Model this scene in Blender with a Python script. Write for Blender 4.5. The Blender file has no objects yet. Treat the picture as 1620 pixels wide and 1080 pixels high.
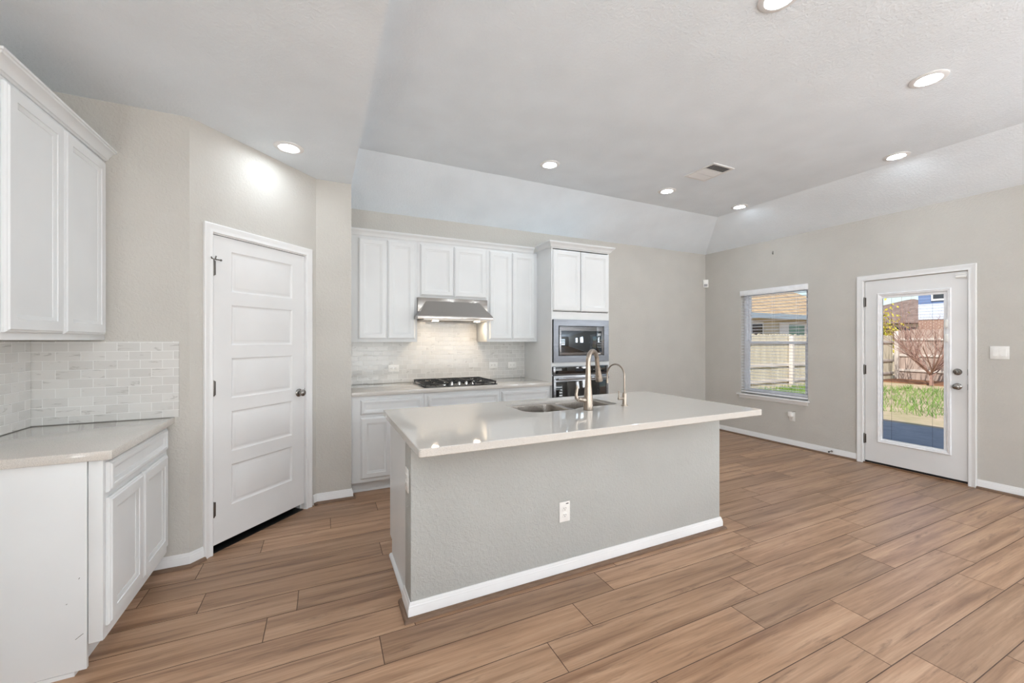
import bpy, bmesh, math, random
from mathutils import Vector, Matrix

random.seed(7)
SC = bpy.context.scene
COL = SC.collection
R = math.radians

# ------------------------------------------------------------------ camera
CAMZ = 1.375
cam_d = bpy.data.cameras.new('camera')
cam_d.sensor_width = 36.0
cam_d.lens = 638.0 / 1620.0 * 36.0
cam_d.shift_y = -2.2 / 1620.0
cam_d.clip_start = 0.05
cam_d.clip_end = 300
cam = bpy.data.objects.new('camera', cam_d)
cam.location = (0, 0, CAMZ)
cam.rotation_euler = (R(90), 0, R(-25.5))
COL.objects.link(cam)
SC.camera = cam

# ------------------------------------------------------------------ light and exposure
SKY_STRENGTH = 0.085
SUN_STRENGTH = 2.7
LAMP_RADIANCE = 62.0
REAR_FILL = 58.0
SIDE_LIGHT = 15.0
LEFT_FILL = 100.0
REAR_FILL_TILT = 60          # added rear fill lamps tipped up to brighten the ceiling
SC.view_settings.view_transform = 'Standard'
SC.view_settings.look = 'None'
SC.view_settings.gamma = 1.0
SC.view_settings.use_curve_mapping = False
SC.view_settings.exposure = 1.11
try:
    SC.cycles.use_denoising = True
    SC.cycles.max_bounces = 14
    SC.cycles.diffuse_bounces = 9
    SC.cycles.glossy_bounces = 6
    SC.cycles.transparent_max_bounces = 24
    SC.cycles.sample_clamp_indirect = 8.0
    SC.cycles.caustics_reflective = False
    SC.cycles.caustics_refractive = False
except Exception:
    pass

world = bpy.data.worlds.new('world')
SC.world = world
world.use_nodes = True
wn = world.node_tree
wn.nodes.clear()
w_out = wn.nodes.new('ShaderNodeOutputWorld')
w_bg = wn.nodes.new('ShaderNodeBackground')
w_sky = wn.nodes.new('ShaderNodeTexSky')
w_sky.sky_type = 'NISHITA'
w_sky.sun_disc = False
w_sky.sun_elevation = R(40)
w_sky.sun_rotation = R(-75)
w_bg.inputs['Strength'].default_value = SKY_STRENGTH
wn.links.new(w_sky.outputs[0], w_bg.inputs['Color'])
wn.links.new(w_bg.outputs[0], w_out.inputs['Surface'])

sun_d = bpy.data.lights.new('sun', 'SUN')
sun_d.energy = SUN_STRENGTH
sun_d.angle = R(0.6)
sun_d.color = (1.0, 0.96, 0.90)
sun = bpy.data.objects.new('sun', sun_d)
sun.rotation_euler = Vector((0.70, 0.40, -0.59)).to_track_quat('-Z', 'Y').to_euler()
COL.objects.link(sun)


def area_lamp(name, loc, rot, sx, sy, power, color=(0.94, 0.975, 1.0)):
    d = bpy.data.lights.new(name, 'AREA')
    d.shape = 'RECTANGLE'
    d.size, d.size_y = sx, sy
    d.energy = power
    d.color = color
    o = bpy.data.objects.new(name, d)
    o.location = loc
    o.rotation_euler = rot
    COL.objects.link(o)
    return o


# ------------------------------------------------------------------ materials
def lin(c):
    out = []
    for v in c:
        v = v / 255.0
        out.append(v / 12.92 if v <= 0.04045 else ((v + 0.055) / 1.055) ** 2.4)
    return tuple(out) + (1.0,)


class NT:
    def __init__(s, name):
        s.m = bpy.data.materials.new(name)
        s.m.use_nodes = True
        s.t = s.m.node_tree
        s.t.nodes.clear()
        s.out = s.t.nodes.new('ShaderNodeOutputMaterial')

    def n(s, typ, **kw):
        nd = s.t.nodes.new(typ)
        for k, v in kw.items():
            if k.startswith('i_'):
                key = k[2:]
                key = int(key) if key.isdigit() else key.replace('_', ' ')
                nd.inputs[key].default_value = v
            else:
                setattr(nd, k, v)
        return nd

    def l(s, a, b):
        s.t.links.new(a, b)

    def ramp(s, fac, stops):
        r = s.n('ShaderNodeValToRGB')
        els = r.color_ramp.elements
        while len(els) > 1:
            els.remove(els[-1])
        for i, (p, c) in enumerate(stops):
            e = els[0] if i == 0 else els.new(p)
            e.position = p
            e.color = c
        s.l(fac, r.inputs[0])
        return r.outputs[0]

    def math(s, op, a, b=None):
        m = s.n('ShaderNodeMath', operation=op)
        for i, v in enumerate((a, b)):
            if v is None:
                continue
            if isinstance(v, (int, float)):
                m.inputs[i].default_value = v
            else:
                s.l(v, m.inputs[i])
        return m.outputs[0]

    def bsdf(s, color=None, rough=0.5, metal=0.0, spec=0.5):
        b = s.n('ShaderNodeBsdfPrincipled')
        if color is not None:
            b.inputs['Base Color'].default_value = lin(color)
        b.inputs['Roughness'].default_value = rough
        b.inputs['Metallic'].default_value = metal
        b.inputs['Specular IOR Level'].default_value = spec
        s.l(b.outputs[0], s.out.inputs['Surface'])
        return b

    def bump(s, b, height, strength=0.2, dist=0.002):
        bp = s.n('ShaderNodeBump')
        bp.inputs['Strength'].default_value = strength
        bp.inputs['Distance'].default_value = dist
        s.l(height, bp.inputs['Height'])
        s.l(bp.outputs[0], b.inputs['Normal'])

    def coord(s, kind='Object'):
        return s.n('ShaderNodeTexCoord').outputs[kind]

    def noise(s, vec, scale, detail=3, rough=0.5, dist=0.0):
        nd = s.n('ShaderNodeTexNoise')
        nd.inputs['Scale'].default_value = scale
        nd.inputs['Detail'].default_value = detail
        nd.inputs['Roughness'].default_value = rough
        nd.inputs['Distortion'].default_value = dist
        if vec is not None:
            s.l(vec, nd.inputs['Vector'])
        return nd.outputs['Fac']


def m_paint(name, color, rough=0.85, tex=0.0, scale=70, tex_dist=0.003):
    t = NT(name)
    b = t.bsdf(color, rough, 0, 0.3)
    c = t.coord()
    a = t.noise(c, 3.0, 2)
    mixn = t.ramp(a, [(0.3, lin([v * 0.985 for v in color])), (0.7, lin([min(255, v * 1.01) for v in color]))])
    t.l(mixn, b.inputs['Base Color'])
    if tex:
        n1 = t.noise(c, scale, 4, 0.55, 0.6)
        h = t.ramp(n1, [(0.42, (0, 0, 0, 1)), (0.62, (1, 1, 1, 1))])
        t.bump(b, h, tex, tex_dist)
    return t.m


def m_simple(name, color, rough=0.5, metal=0.0, spec=0.5, var=0.02, vscale=20, bump=0.0):
    t = NT(name)
    b = t.bsdf(color, rough, metal, spec)
    c = t.coord()
    a = t.noise(c, vscale, 3)
    col = t.ramp(a, [(0.3, lin([max(0, v * (1 - var)) for v in color])), (0.7, lin([min(255, v * (1 + var)) for v in color]))])
    t.l(col, b.inputs['Base Color'])
    if bump:
        t.bump(b, a, bump, 0.002)
    return t.m


def m_brushed(name, color, rough=0.3, axis=0, strength=0.012):
    t = NT(name)
    b = t.bsdf(color, rough, 1.0)
    mp = t.n('ShaderNodeMapping')
    sc = [400, 400, 400]
    sc[axis] = 4
    mp.inputs['Scale'].default_value = sc
    t.l(t.coord(), mp.inputs['Vector'])
    a = t.noise(mp.outputs[0], 1.0, 3)
    rr = t.ramp(a, [(0.3, (rough * 0.8,) * 3 + (1,)), (0.7, (rough * 1.25,) * 3 + (1,))])
    t.l(rr, b.inputs['Roughness'])
    if strength > 0:
        t.bump(b, a, strength, 0.0005)
    return t.m


def m_quartz():
    t = NT('quartz_counter')
    b = t.bsdf((206, 202, 197), 0.04, 0, 0.5)
    c = t.coord()
    a = t.noise(c, 420, 2)
    col = t.ramp(a, [(0.34, lin((164, 162, 160))), (0.44, lin((204, 199, 192))), (0.58, lin((206, 201, 194))), (0.70, lin((224, 222, 220)))])
    t.l(col, b.inputs['Base Color'])
    return t.m


def m_tile():
    t = NT('marble_subway_tile')
    b = t.bsdf((205, 203, 200), 0.18, 0, 0.5)
    c = t.coord()
    sx = t.n('ShaderNodeSeparateXYZ')
    t.l(c, sx.inputs[0])
    cb = t.n('ShaderNodeCombineXYZ')
    t.l(sx.outputs[0], cb.inputs[0])
    t.l(sx.outputs[2], cb.inputs[1])
    br = t.n('ShaderNodeTexBrick')
    br.offset = 0.5
    br.inputs['Scale'].default_value = 1.0
    br.inputs['Color1'].default_value = (0, 0, 0, 1)
    br.inputs['Color2'].default_value = (1, 1, 1, 1)
    br.inputs['Mortar'].default_value = (0.5, 0.5, 0.5, 1)
    br.inputs['Mortar Size'].default_value = 0.0016
    br.inputs['Mortar Smooth'].default_value = 0.15
    br.inputs['Brick Width'].default_value = 0.1016
    br.inputs['Row Height'].default_value = 0.0504
    t.l(cb.outputs[0], br.inputs['Vector'])
    rnd = t.n('ShaderNodeSeparateColor')
    t.l(br.outputs['Color'], rnd.inputs[0])
    off = t.n('ShaderNodeCombineXYZ')
    t.l(t.math('MULTIPLY', rnd.outputs[0], 7.0), off.inputs[0])
    t.l(t.math('MULTIPLY', rnd.outputs[0], 13.0), off.inputs[1])
    add = t.n('ShaderNodeVectorMath', operation='ADD')
    t.l(cb.outputs[0], add.inputs[0])
    t.l(off.outputs[0], add.inputs[1])
    mp = t.n('ShaderNodeMapping')
    mp.inputs['Rotation'].default_value = (0, 0, R(38))
    mp.inputs['Scale'].default_value = (1.0, 5.0, 1.0)
    t.l(add.outputs[0], mp.inputs[0])
    v = t.noise(mp.outputs[0], 6.0, 5, 0.6, 1.2)
    vein = t.ramp(v, [(0.0, (0, 0, 0, 1)), (0.60, (0, 0, 0, 1)), (0.66, (0.8, 0.8, 0.8, 1)), (0.70, (0, 0, 0, 1))])
    base = t.ramp(rnd.outputs[0], [(0.0, lin((203, 202, 199))), (0.5, lin((209, 208, 205))), (1.0, lin((214, 213, 210)))])
    mx = t.n('ShaderNodeMix', data_type='RGBA')
    t.l(vein, mx.inputs[0])
    t.l(base, mx.inputs[6])
    mx.inputs[7].default_value = lin((168, 166, 163))
    mg = t.n('ShaderNodeMix', data_type='RGBA')
    t.l(br.outputs['Fac'], mg.inputs[0])
    t.l(mx.outputs[2], mg.inputs[6])
    mg.inputs[7].default_value = lin((228, 228, 226))
    t.l(mg.outputs[2], b.inputs['Base Color'])
    rr = t.math('MULTIPLY_ADD', br.outputs['Fac'], 0.5)
    rr.node.inputs[2].default_value = 0.16
    t.l(rr, b.inputs['Roughness'])
    inv = t.math('SUBTRACT', 1.0, br.outputs['Fac'])
    t.bump(b, inv, 0.5, 0.0015)
    return t.m


def m_floor():
    t = NT('oak_plank_floor')
    b = t.bsdf((160, 122, 96), 0.4, 0, 0.6)
    uv = t.n('ShaderNodeUVMap', uv_map='plank_uv').outputs[0]
    at = t.n('ShaderNodeAttribute', attribute_name='plank_random')
    sp = t.n('ShaderNodeSeparateColor')
    t.l(at.outputs['Color'], sp.inputs[0])
    offs = t.n('ShaderNodeCombineXYZ')
    t.l(t.math('MULTIPLY', sp.outputs[0], 37.0), offs.inputs[0])
    t.l(t.math('MULTIPLY', sp.outputs[1], 23.0), offs.inputs[1])
    add = t.n('ShaderNodeVectorMath', operation='ADD')
    t.l(uv, add.inputs[0])
    t.l(offs.outputs[0], add.inputs[1])
    # broad cathedral grain
    m1 = t.n('ShaderNodeMapping')
    m1.inputs['Scale'].default_value = (0.55, 11.0, 1)
    t.l(add.outputs[0], m1.inputs[0])
    g1 = t.noise(m1.outputs[0], 1.6, 6, 0.62, 0.35)
    # fine fibres
    m2 = t.n('ShaderNodeMapping')
    m2.inputs['Scale'].default_value = (4.0, 130.0, 1)
    t.l(add.outputs[0], m2.inputs[0])
    g2 = t.noise(m2.outputs[0], 1.0, 3, 0.6)
    # knots and dark streaks
    m3 = t.n('ShaderNodeMapping')
    m3.inputs['Scale'].default_value = (1.5, 18.0, 1)
    t.l(add.outputs[0], m3.inputs[0])
    g3 = t.noise(m3.outputs[0], 1.5, 7, 0.72, 0.7)
    streak = t.ramp(g3, [(0.0, (0, 0, 0, 1)), (0.545, (0, 0, 0, 1)), (0.72, (1, 1, 1, 1))])
    col1 = t.ramp(g1, [(0.32, lin((132, 100, 77))), (0.5, lin((168, 134, 107))), (0.66, lin((187, 154, 127)))])
    tone = t.ramp(sp.outputs[2], [(0.0, (0.82, 0.81, 0.80, 1)), (0.5, (1.0, 0.99, 0.98, 1)), (1.0, (1.12, 1.10, 1.08, 1))])
    mu = t.n('ShaderNodeMix', data_type='RGBA', blend_type='MULTIPLY')
    mu.inputs[0].default_value = 1.0
    t.l(col1, mu.inputs[6])
    t.l(tone, mu.inputs[7])
    fib = t.ramp(g2, [(0.3, (0.84, 0.83, 0.81, 1)), (0.7, (1.07, 1.07, 1.07, 1))])
    mu2 = t.n('ShaderNodeMix', data_type='RGBA', blend_type='MULTIPLY')
    mu2.inputs[0].default_value = 1.0
    t.l(mu.outputs[2], mu2.inputs[6])
    t.l(fib, mu2.inputs[7])
    mx = t.n('ShaderNodeMix', data_type='RGBA')
    t.l(t.math('MULTIPLY', streak, 0.75), mx.inputs[0])
    t.l(mu2.outputs[2], mx.inputs[6])
    mx.inputs[7].default_value = lin((84, 58, 44))
    t.l(mx.outputs[2], b.inputs['Base Color'])
    rr = t.ramp(g1, [(0.3, (0.34, 0.34, 0.34, 1)), (0.7, (0.42, 0.42, 0.42, 1))])
    t.l(rr, b.inputs['Roughness'])
    t.bump(b, g2, 0.10, 0.0006)
    return t.m


def m_glass(name, fac=0.06, tint=(1, 1, 1, 1)):
    t = NT(name)
    tr = t.n('ShaderNodeBsdfTransparent')
    tr.inputs[0].default_value = tint
    gl = t.n('ShaderNodeBsdfGlossy')
    gl.inputs['Roughness'].default_value = 0.02
    fr = t.n('ShaderNodeFresnel', i_IOR=1.25)
    mx = t.n('ShaderNodeMixShader')
    t.l(fr.outputs[0], mx.inputs[0])
    t.l(tr.outputs[0], mx.inputs[1])
    t.l(gl.outputs[0], mx.inputs[2])
    t.l(mx.outputs[0], t.out.inputs['Surface'])
    return t.m


def m_emit(name, color, strength):
    t = NT(name)
    e = t.n('ShaderNodeEmission')
    e.inputs[0].default_value = color
    e.inputs[1].default_value = strength
    t.l(e.outputs[0], t.out.inputs['Surface'])
    return t.m


def m_mix2(name, c1, c2, scale, lo=0.4, hi=0.6, rough=0.9, bump=0.0, detail=6, stretch=None):
    t = NT(name)
    b = t.bsdf(c1, rough, 0, 0.2)
    c = t.coord()
    if stretch:
        mp = t.n('ShaderNodeMapping')
        mp.inputs['Scale'].default_value = stretch
        t.l(c, mp.inputs[0])
        c = mp.outputs[0]
    a = t.noise(c, scale, detail, 0.6)
    t.l(t.ramp(a, [(lo, lin(c1)), (hi, lin(c2))]), b.inputs['Base Color'])
    if bump:
        t.bump(b, a, bump, 0.02)
    return t.m


def m_brick(name, c1, c2, mortar, bw, rh, ms=0.01, rough=0.9, swap='xz', offset=0.5):
    t = NT(name)
    b = t.bsdf(c1, rough, 0, 0.2)
    sx = t.n('ShaderNodeSeparateXYZ')
    t.l(t.coord(), sx.inputs[0])
    cb = t.n('ShaderNodeCombineXYZ')
    ix = {'x': 0, 'y': 1, 'z': 2}
    t.l(sx.outputs[ix[swap[0]]], cb.inputs[0])
    t.l(sx.outputs[ix[swap[1]]], cb.inputs[1])
    br = t.n('ShaderNodeTexBrick')
    br.offset = offset
    br.inputs['Scale'].default_value = 1.0
    br.inputs['Color1'].default_value = lin(c1)
    br.inputs['Color2'].default_value = lin(c2)
    br.inputs['Mortar'].default_value = lin(mortar)
    br.inputs['Mortar Size'].default_value = ms
    br.inputs['Brick Width'].default_value = bw
    br.inputs['Row Height'].default_value = rh
    t.l(cb.outputs[0], br.inputs['Vector'])
    t.l(br.outputs['Color'], b.inputs['Base Color'])
    t.bump(b, t.math('SUBTRACT', 1.0, br.outputs['Fac']), 0.5, 0.01)
    return t.m


M = {}
M['wall'] = m_paint('greige_wall_paint', (197, 194, 188), 0.85, 0.35, 55, 0.004)
M['islandpaint'] = m_paint('grey_island_paint', (180, 181, 178), 0.85, 0.4, 55, 0.004)
M['ceil'] = m_paint('ceiling_paint', (233, 240, 246), 0.9, 0.35, 60, 0.004)
M['white'] = m_paint('white_cabinet_paint', (222, 224, 225), 0.32)
M['trim'] = m_paint('white_trim_paint', (230, 230, 230), 0.35)
M['doorpaint'] = m_paint('white_door_paint', (224, 224, 224), 0.4)
M['quartz'] = m_quartz()
M['tile'] = m_tile()
M['floor'] = m_floor()
M['steel'] = m_brushed('brushed_stainless', (140, 141, 144), 0.28, 0, 0.0)
M['trimsteel'] = m_brushed('brushed_trim_steel', (112, 115, 121), 0.32, 0, 0.0)
M['chrome'] = m_simple('bright_chrome', (225, 225, 226), 0.14, 1.0)
M['hoodsteel'] = m_brushed('brushed_hood_steel', (178, 173, 168), 0.2, 0, 0.01)
M['sinksteel'] = m_brushed('satin_sink_steel', (176, 170, 164), 0.3, 1)
M['nickel'] = m_brushed('brushed_nickel', (172, 160, 148), 0.3, 2)
M['satin'] = m_simple('satin_nickel_hardware', (150, 146, 142), 0.25, 1.0)
M['hinge'] = m_simple('dark_nickel_hinge', (112, 108, 104), 0.35, 1.0)
M['blackglass'] = m_simple('black_appliance_glass', (8, 8, 10), 0.04, 0, 0.6)
M['mirrorglass'] = m_simple('dark_mirrored_glass', (92, 98, 104), 0.03, 1.0)
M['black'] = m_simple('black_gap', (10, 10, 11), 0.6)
M['iron'] = m_simple('black_cast_iron', (22, 21, 20), 0.45, 0.0, 0.5, 0.2, 60)
M['plastic'] = m_simple('white_plastic', (236, 235, 232), 0.3)
M['slot'] = m_simple('dark_slot', (40, 38, 36), 0.7)
M['vinyl'] = m_simple('white_vinyl', (236, 237, 240), 0.4)
M['slat'] = m_simple('white_blind_slat', (236, 237, 240), 0.5)
M['glass'] = m_glass('window_glass')
M['lens'] = m_emit('warm_led_lens', (0.82, 0.92, 1.0, 1), LAMP_RADIANCE)
M['hoodlens'] = m_emit('hood_lamp_lens', (1.0, 0.78, 0.54, 1), 62.0)
M['seam'] = m_simple('dark_plank_seam', (84, 62, 48), 0.7)
M['shoe'] = m_mix2('stained_shoe_wood', (104, 84, 70), (134, 110, 92), 8, 0.3, 0.7, 0.5, 0, 4, (2, 2, 40))
M['threshold_or_gap_shade'] = m_mix2('threshold_wood', (112, 84, 64), (140, 108, 84), 10, 0.3, 0.7, 0.5)


# ------------------------------------------------------------------ mesh builder
class MB:
    def __init__(s):
        s.bm = bmesh.new()

    def v(s, *p):
        return s.bm.verts.new(p)

    def face(s, vs):
        try:
            return s.bm.faces.new(vs)
        except ValueError:
            return None

    def quad(s, a, b, c, d):
        return s.face([s.v(*a), s.v(*b), s.v(*c), s.v(*d)])

    def box(s, x0, x1, y0, y1, z0, z1, bev=0.0, seg=2):
        vs = [s.v(x, y, z) for x in (x0, x1) for y in (y0, y1) for z in (z0, z1)]
        idx = [(0, 1, 3, 2), (4, 6, 7, 5), (0, 4, 5, 1), (2, 3, 7, 6), (0, 2, 6, 4), (1, 5, 7, 3)]
        fs = [s.face([vs[i] for i in f]) for f in idx]
        if bev > 0:
            es = set()
            for f in fs:
                es.update(f.edges)
            bmesh.ops.bevel(s.bm, geom=list(es), offset=bev, segments=seg, profile=0.5, affect='EDGES')
        return s

    def rings(s, rings, closed=True, cap=True, close_path=False):
        rv = [[s.v(*p) for p in r] for r in rings]
        n = len(rv[0])
        m = len(rv)
        for i in range(m if close_path else m - 1):
            a, b = rv[i], rv[(i + 1) % m]
            for j in range(n if closed else n - 1):
                k = (j + 1) % n
                s.face([a[j], a[k], b[k], b[j]])
        if cap and closed and not close_path:
            s.face(list(reversed(rv[0])))
            s.face(rv[-1])
        return s

    def prism(s, poly, a, b, f):
        s.rings([[f(p[0], p[1], a) for p in poly], [f(p[0], p[1], b) for p in poly]])
        return s

    def lathe(s, prof, c=(0, 0, 0), axis='z', n=24, cap=True):
        rings = []
        for r, h in prof:
            ring = []
            for i in range(n):
                t = 2 * math.pi * i / n
                u, w = r * math.cos(t), r * math.sin(t)
                if axis == 'z':
                    p = (c[0] + u, c[1] + w, c[2] + h)
                elif axis == 'y':
                    p = (c[0] + u, c[1] + h, c[2] + w)
                else:
                    p = (c[0] + h, c[1] + u, c[2] + w)
                ring.append(p)
            rings.append(ring)
        s.rings(rings, True, cap)
        return s

    def tube(s, pts, rad, n=12, cap=True):
        pts = [Vector(p) for p in pts]
        m = len(pts)
        if not hasattr(rad, '__len__'):
            rad = [rad] * m
        ref = None
        rings = []
        for i in range(m):
            d = (pts[min(i + 1, m - 1)] - pts[max(i - 1, 0)]).normalized()
            if ref is None:
                ref = Vector((0, 0, 1)) if abs(d.z) < 0.9 else Vector((1, 0, 0))
                ref = (ref - d * ref.dot(d)).normalized()
            else:
                ref = (ref - d * ref.dot(d)).normalized()
            side = d.cross(ref)
            rings.append([tuple(pts[i] + (ref * math.cos(2 * math.pi * k / n) + side * math.sin(2 * math.pi * k / n)) * rad[i]) for k in range(n)])
        s.rings(rings, True, cap)
        return s

    def sweep(s, path, prof, f, closed=False):
        m = len(path)
        P = [Vector(p) for p in path]
        offs = []
        for i in range(m):
            ns = []
            if i > 0 or closed:
                d = (P[i] - P[i - 1]).normalized()
                ns.append(Vector((-d.y, d.x)))
            if i < m - 1 or closed:
                d = (P[(i + 1) % m] - P[i]).normalized()
                ns.append(Vector((-d.y, d.x)))
            if len(ns) == 2:
                b = (ns[0] + ns[1])
                b = b / max(1e-6, b.dot(ns[0]))
            else:
                b = ns[0]
            offs.append(b)
        rings = [[f(P[i].x + offs[i].x * q[0], P[i].y + offs[i].y * q[0], q[1]) for q in prof] for i in range(m)]
        s.rings(rings, True, True, closed)
        return s

    def panel_slab(s, x0, z0, W, H, T, panels, prof, outer, y0=0.0):
        """a slab whose front (facing -y) has moulded recesses; outer = [(inset, depth behind front)] from back to front"""
        yf = y0 - T
        loops = [[(x0 + i, yf + d, z0 + i), (x0 + W - i, yf + d, z0 + i), (x0 + W - i, yf + d, z0 + H - i), (x0 + i, yf + d, z0 + H - i)] for i, d in outer]
        loops.insert(0, [(x0, y0, z0), (x0 + W, y0, z0), (x0 + W, y0, z0 + H), (x0, y0, z0 + H)])
        rv = [[s.v(*p) for p in r] for r in loops]
        for a, b in zip(rv[:-1], rv[1:]):
            for j in range(4):
                s.face([a[j], a[(j + 1) % 4], b[(j + 1) % 4], b[j]])
        s.face(list(reversed(rv[0])))
        e = outer[-1][0]
        xs = sorted({x0 + e, x0 + W - e} | {p[0] for p in panels} | {p[2] for p in panels})
        zs = sorted({z0 + e, z0 + H - e} | {p[1] for p in panels} | {p[3] for p in panels})
        cache = {}

        def gv(x, z):
            k = (round(x, 6), round(z, 6))
            if k not in cache:
                cache[k] = s.v(x, yf, z)
            return cache[k]
        for i in range(len(xs) - 1):
            for j in range(len(zs) - 1):
                cx, cz = (xs[i] + xs[i + 1]) / 2, (zs[j] + zs[j + 1]) / 2
                if any(p[0] < cx < p[2] and p[1] < cz < p[3] for p in panels):
                    continue
                s.face([gv(xs[i], zs[j]), gv(xs[i + 1], zs[j]), gv(xs[i + 1], zs[j + 1]), gv(xs[i], zs[j + 1])])
        for (a, b, c, d) in panels:
            prev = None
            for i, dep in prof:
                lp = [s.v(a + i, yf + dep, b + i), s.v(c - i, yf + dep, b + i), s.v(c - i, yf + dep, d - i), s.v(a + i, yf + dep, d - i)]
                if prev:
                    for j in range(4):
                        s.face([prev[j], prev[(j + 1) % 4], lp[(j + 1) % 4], lp[j]])
                prev = lp
            s.face(prev)
        return s

    def build(s, name, mat, parent=None, smooth=True, ang=32):
        bmesh.ops.recalc_face_normals(s.bm, faces=s.bm.faces[:])
        me = bpy.data.meshes.new(name)
        s.bm.to_mesh(me)
        s.bm.free()
        o = bpy.data.objects.new(name, me)
        COL.objects.link(o)
        mats = mat if isinstance(mat, (list, tuple)) else [mat]
        for mm in mats:
            me.materials.append(mm)
        if smooth:
            for p in me.polygons:
                p.use_smooth = True
            me.set_sharp_from_angle(angle=R(ang))
        if parent is not None:
            o.parent = parent
        return o


def tag(o, label, cat, group=None, kind=None):
    o['label'] = label
    o['category'] = cat
    if group:
        o['group'] = group
    if kind:
        o['kind'] = kind
    return o


def thing(name, loc, rotz, label, cat, group=None):
    o = bpy.data.objects.new(name, None)
    COL.objects.link(o)
    o.empty_display_size = 0.1
    o.location = loc
    o.rotation_euler = (0, 0, rotz)
    return tag(o, label, cat, group)


def structure(o, label, cat):
    return tag(o, label, cat, None, 'structure')


def copy_tree(o, parent=None):
    c = o.copy()
    COL.objects.link(c)
    if parent is not None:
        c.parent = parent
    for ch in list(o.children):
        copy_tree(ch, c)
    return c


XYZ = lambda a, b, c: (a, b, c)


def wall_mesh(mb, L, H, T, holes):
    """wall in local x (0..L), z (0..H), room face at y=0, thickness T behind (+y)"""
    xs = sorted({0, L} | {h[0] for h in holes} | {h[2] for h in holes})
    zs = sorted({0, H} | {h[1] for h in holes} | {h[3] for h in holes})
    nx, nz = len(xs) - 1, len(zs) - 1

    def solid(i, j):
        if i < 0 or j < 0 or i >= nx or j >= nz:
            return False
        cx, cz = (xs[i] + xs[i + 1]) / 2, (zs[j] + zs[j + 1]) / 2
        return not any(h[0] < cx < h[2] and h[1] < cz < h[3] for h in holes)
    cache = {}

    def gv(x, y, z):
        k = (round(x, 5), round(y, 5), round(z, 5))
        if k not in cache:
            cache[k] = mb.v(x, y, z)
        return cache[k]
    for i in range(nx):
        for j in range(nz):
            if not solid(i, j):
                continue
            a, b, c, d = xs[i], xs[i + 1], zs[j], zs[j + 1]
            mb.face([gv(a, 0, c), gv(b, 0, c), gv(b, 0, d), gv(a, 0, d)])
            mb.face([gv(a, T, c), gv(a, T, d), gv(b, T, d), gv(b, T, c)])
            if not solid(i - 1, j):
                mb.face([gv(a, 0, c), gv(a, 0, d), gv(a, T, d), gv(a, T, c)])
            if not solid(i + 1, j):
                mb.face([gv(b, 0, c), gv(b, T, c), gv(b, T, d), gv(b, 0, d)])
            if not solid(i, j - 1):
                mb.face([gv(a, 0, c), gv(a, T, c), gv(b, T, c), gv(b, 0, c)])
            if not solid(i, j + 1):
                mb.face([gv(a, 0, d), gv(b, 0, d), gv(b, T, d), gv(a, T, d)])


def place(o, loc, rotz):
    o.location = loc
    o.rotation_euler = (0, 0, rotz)
    return o


# ------------------------------------------------------------------ room dimensions
XL, XR, YB, YA, YR = -1.40, 5.53, 4.46, 3.06, -4.2
P0, P1, XS = Vector((-0.715, 3.06)), Vector((-0.027, 3.772)), 0.249
CL, CH = 2.73, 3.05          # low ceiling, tray ceiling
PANG = math.atan2(P1.y - P0.y, P1.x - P0.x)
PLEN = (P1 - P0).length
ROTL, ROTR = R(90), R(-90)

# floor of staggered planks, each plank a bevelled strip of one mesh
def build_floor():
    bm = bmesh.new()
    uvl = bm.loops.layers.uv.new('plank_uv')
    cl = bm.loops.layers.float_color.new('plank_random')
    W, LEN = 0.1817, 1.215
    known = {-2: 0.969, -1: 0.01, 0: 0.703, 1: 0.93, 2: 1.186, 3: 0.243, 4: 0.41, 5: 0.97, 6: 1.098, 7: 0.643,
             8: 0.35, 9: 0.552, 10: 0.85, 11: 0.052, 12: 0.402}
    rng = random.Random(5)
    g, dz = 0.0018, 0.0015
    th = R(-0.6)
    ct, st = math.cos(th), math.sin(th)
    cx, cy = 2.3, 1.209

    def W2(x, y, z):
        dx, dy = x - cx, y - cy
        return (cx + dx * ct - dy * st, cy + dx * st + dy * ct, z)
    for k in range(-31, 19):
        y0 = cy + k * W
        ph = known.get(k, rng.random() * LEN)
        i0 = int((-2.0 - ph) // LEN)
        for i in range(i0, i0 + 8):
            x0 = ph + i * LEN
            x1 = x0 + LEN
            x0c, x1c = max(x0, -1.6), min(x1, 5.75)
            if x1c - x0c < 0.02:
                continue
            c = (rng.random(), rng.random(), rng.random(), 1)
            outer = [(x0c, y0), (x1c, y0), (x1c, y0 + W), (x0c, y0 + W)]
            inner = [(x0c + g, y0 + g), (x1c - g, y0 + g), (x1c - g, y0 + W - g), (x0c + g, y0 + W - g)]
            vo = [bm.verts.new(W2(px, py, -dz)) for px, py in outer]
            vi = [bm.verts.new(W2(px, py, 0)) for px, py in inner]
            faces = [(bm.faces.new(vi), inner)]
            for j in range(4):
                q = (j + 1) % 4
                faces.append((bm.faces.new([vo[j], vo[q], vi[q], vi[j]]), [outer[j], outer[q], inner[q], inner[j]]))
            for nf, (fc, pts) in enumerate(faces):
                fc.material_index = 0 if nf == 0 else 1
                for lp, (px, py) in zip(fc.loops, pts):
                    lp[uvl].uv = (px - x0, py - y0)
                    lp[cl] = c
    # underside so that the floor is a real slab
    lo = [bm.verts.new(p) for p in ((-1.7, YR - 0.3, -0.06), (5.7, YR - 0.3, -0.06), (5.7, YB + 0.2, -0.06), (-1.7, YB + 0.2, -0.06))]
    bm.faces.new(list(reversed(lo)))
    me = bpy.data.meshes.new('floor')
    bm.to_mesh(me)
    bm.free()
    me.materials.append(M['floor'])
    me.materials.append(M['seam'])
    o = bpy.data.objects.new('floor', me)
    COL.objects.link(o)
    structure(o, 'warm brown wood plank floor running the length of the room', 'floor')


build_floor()

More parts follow.
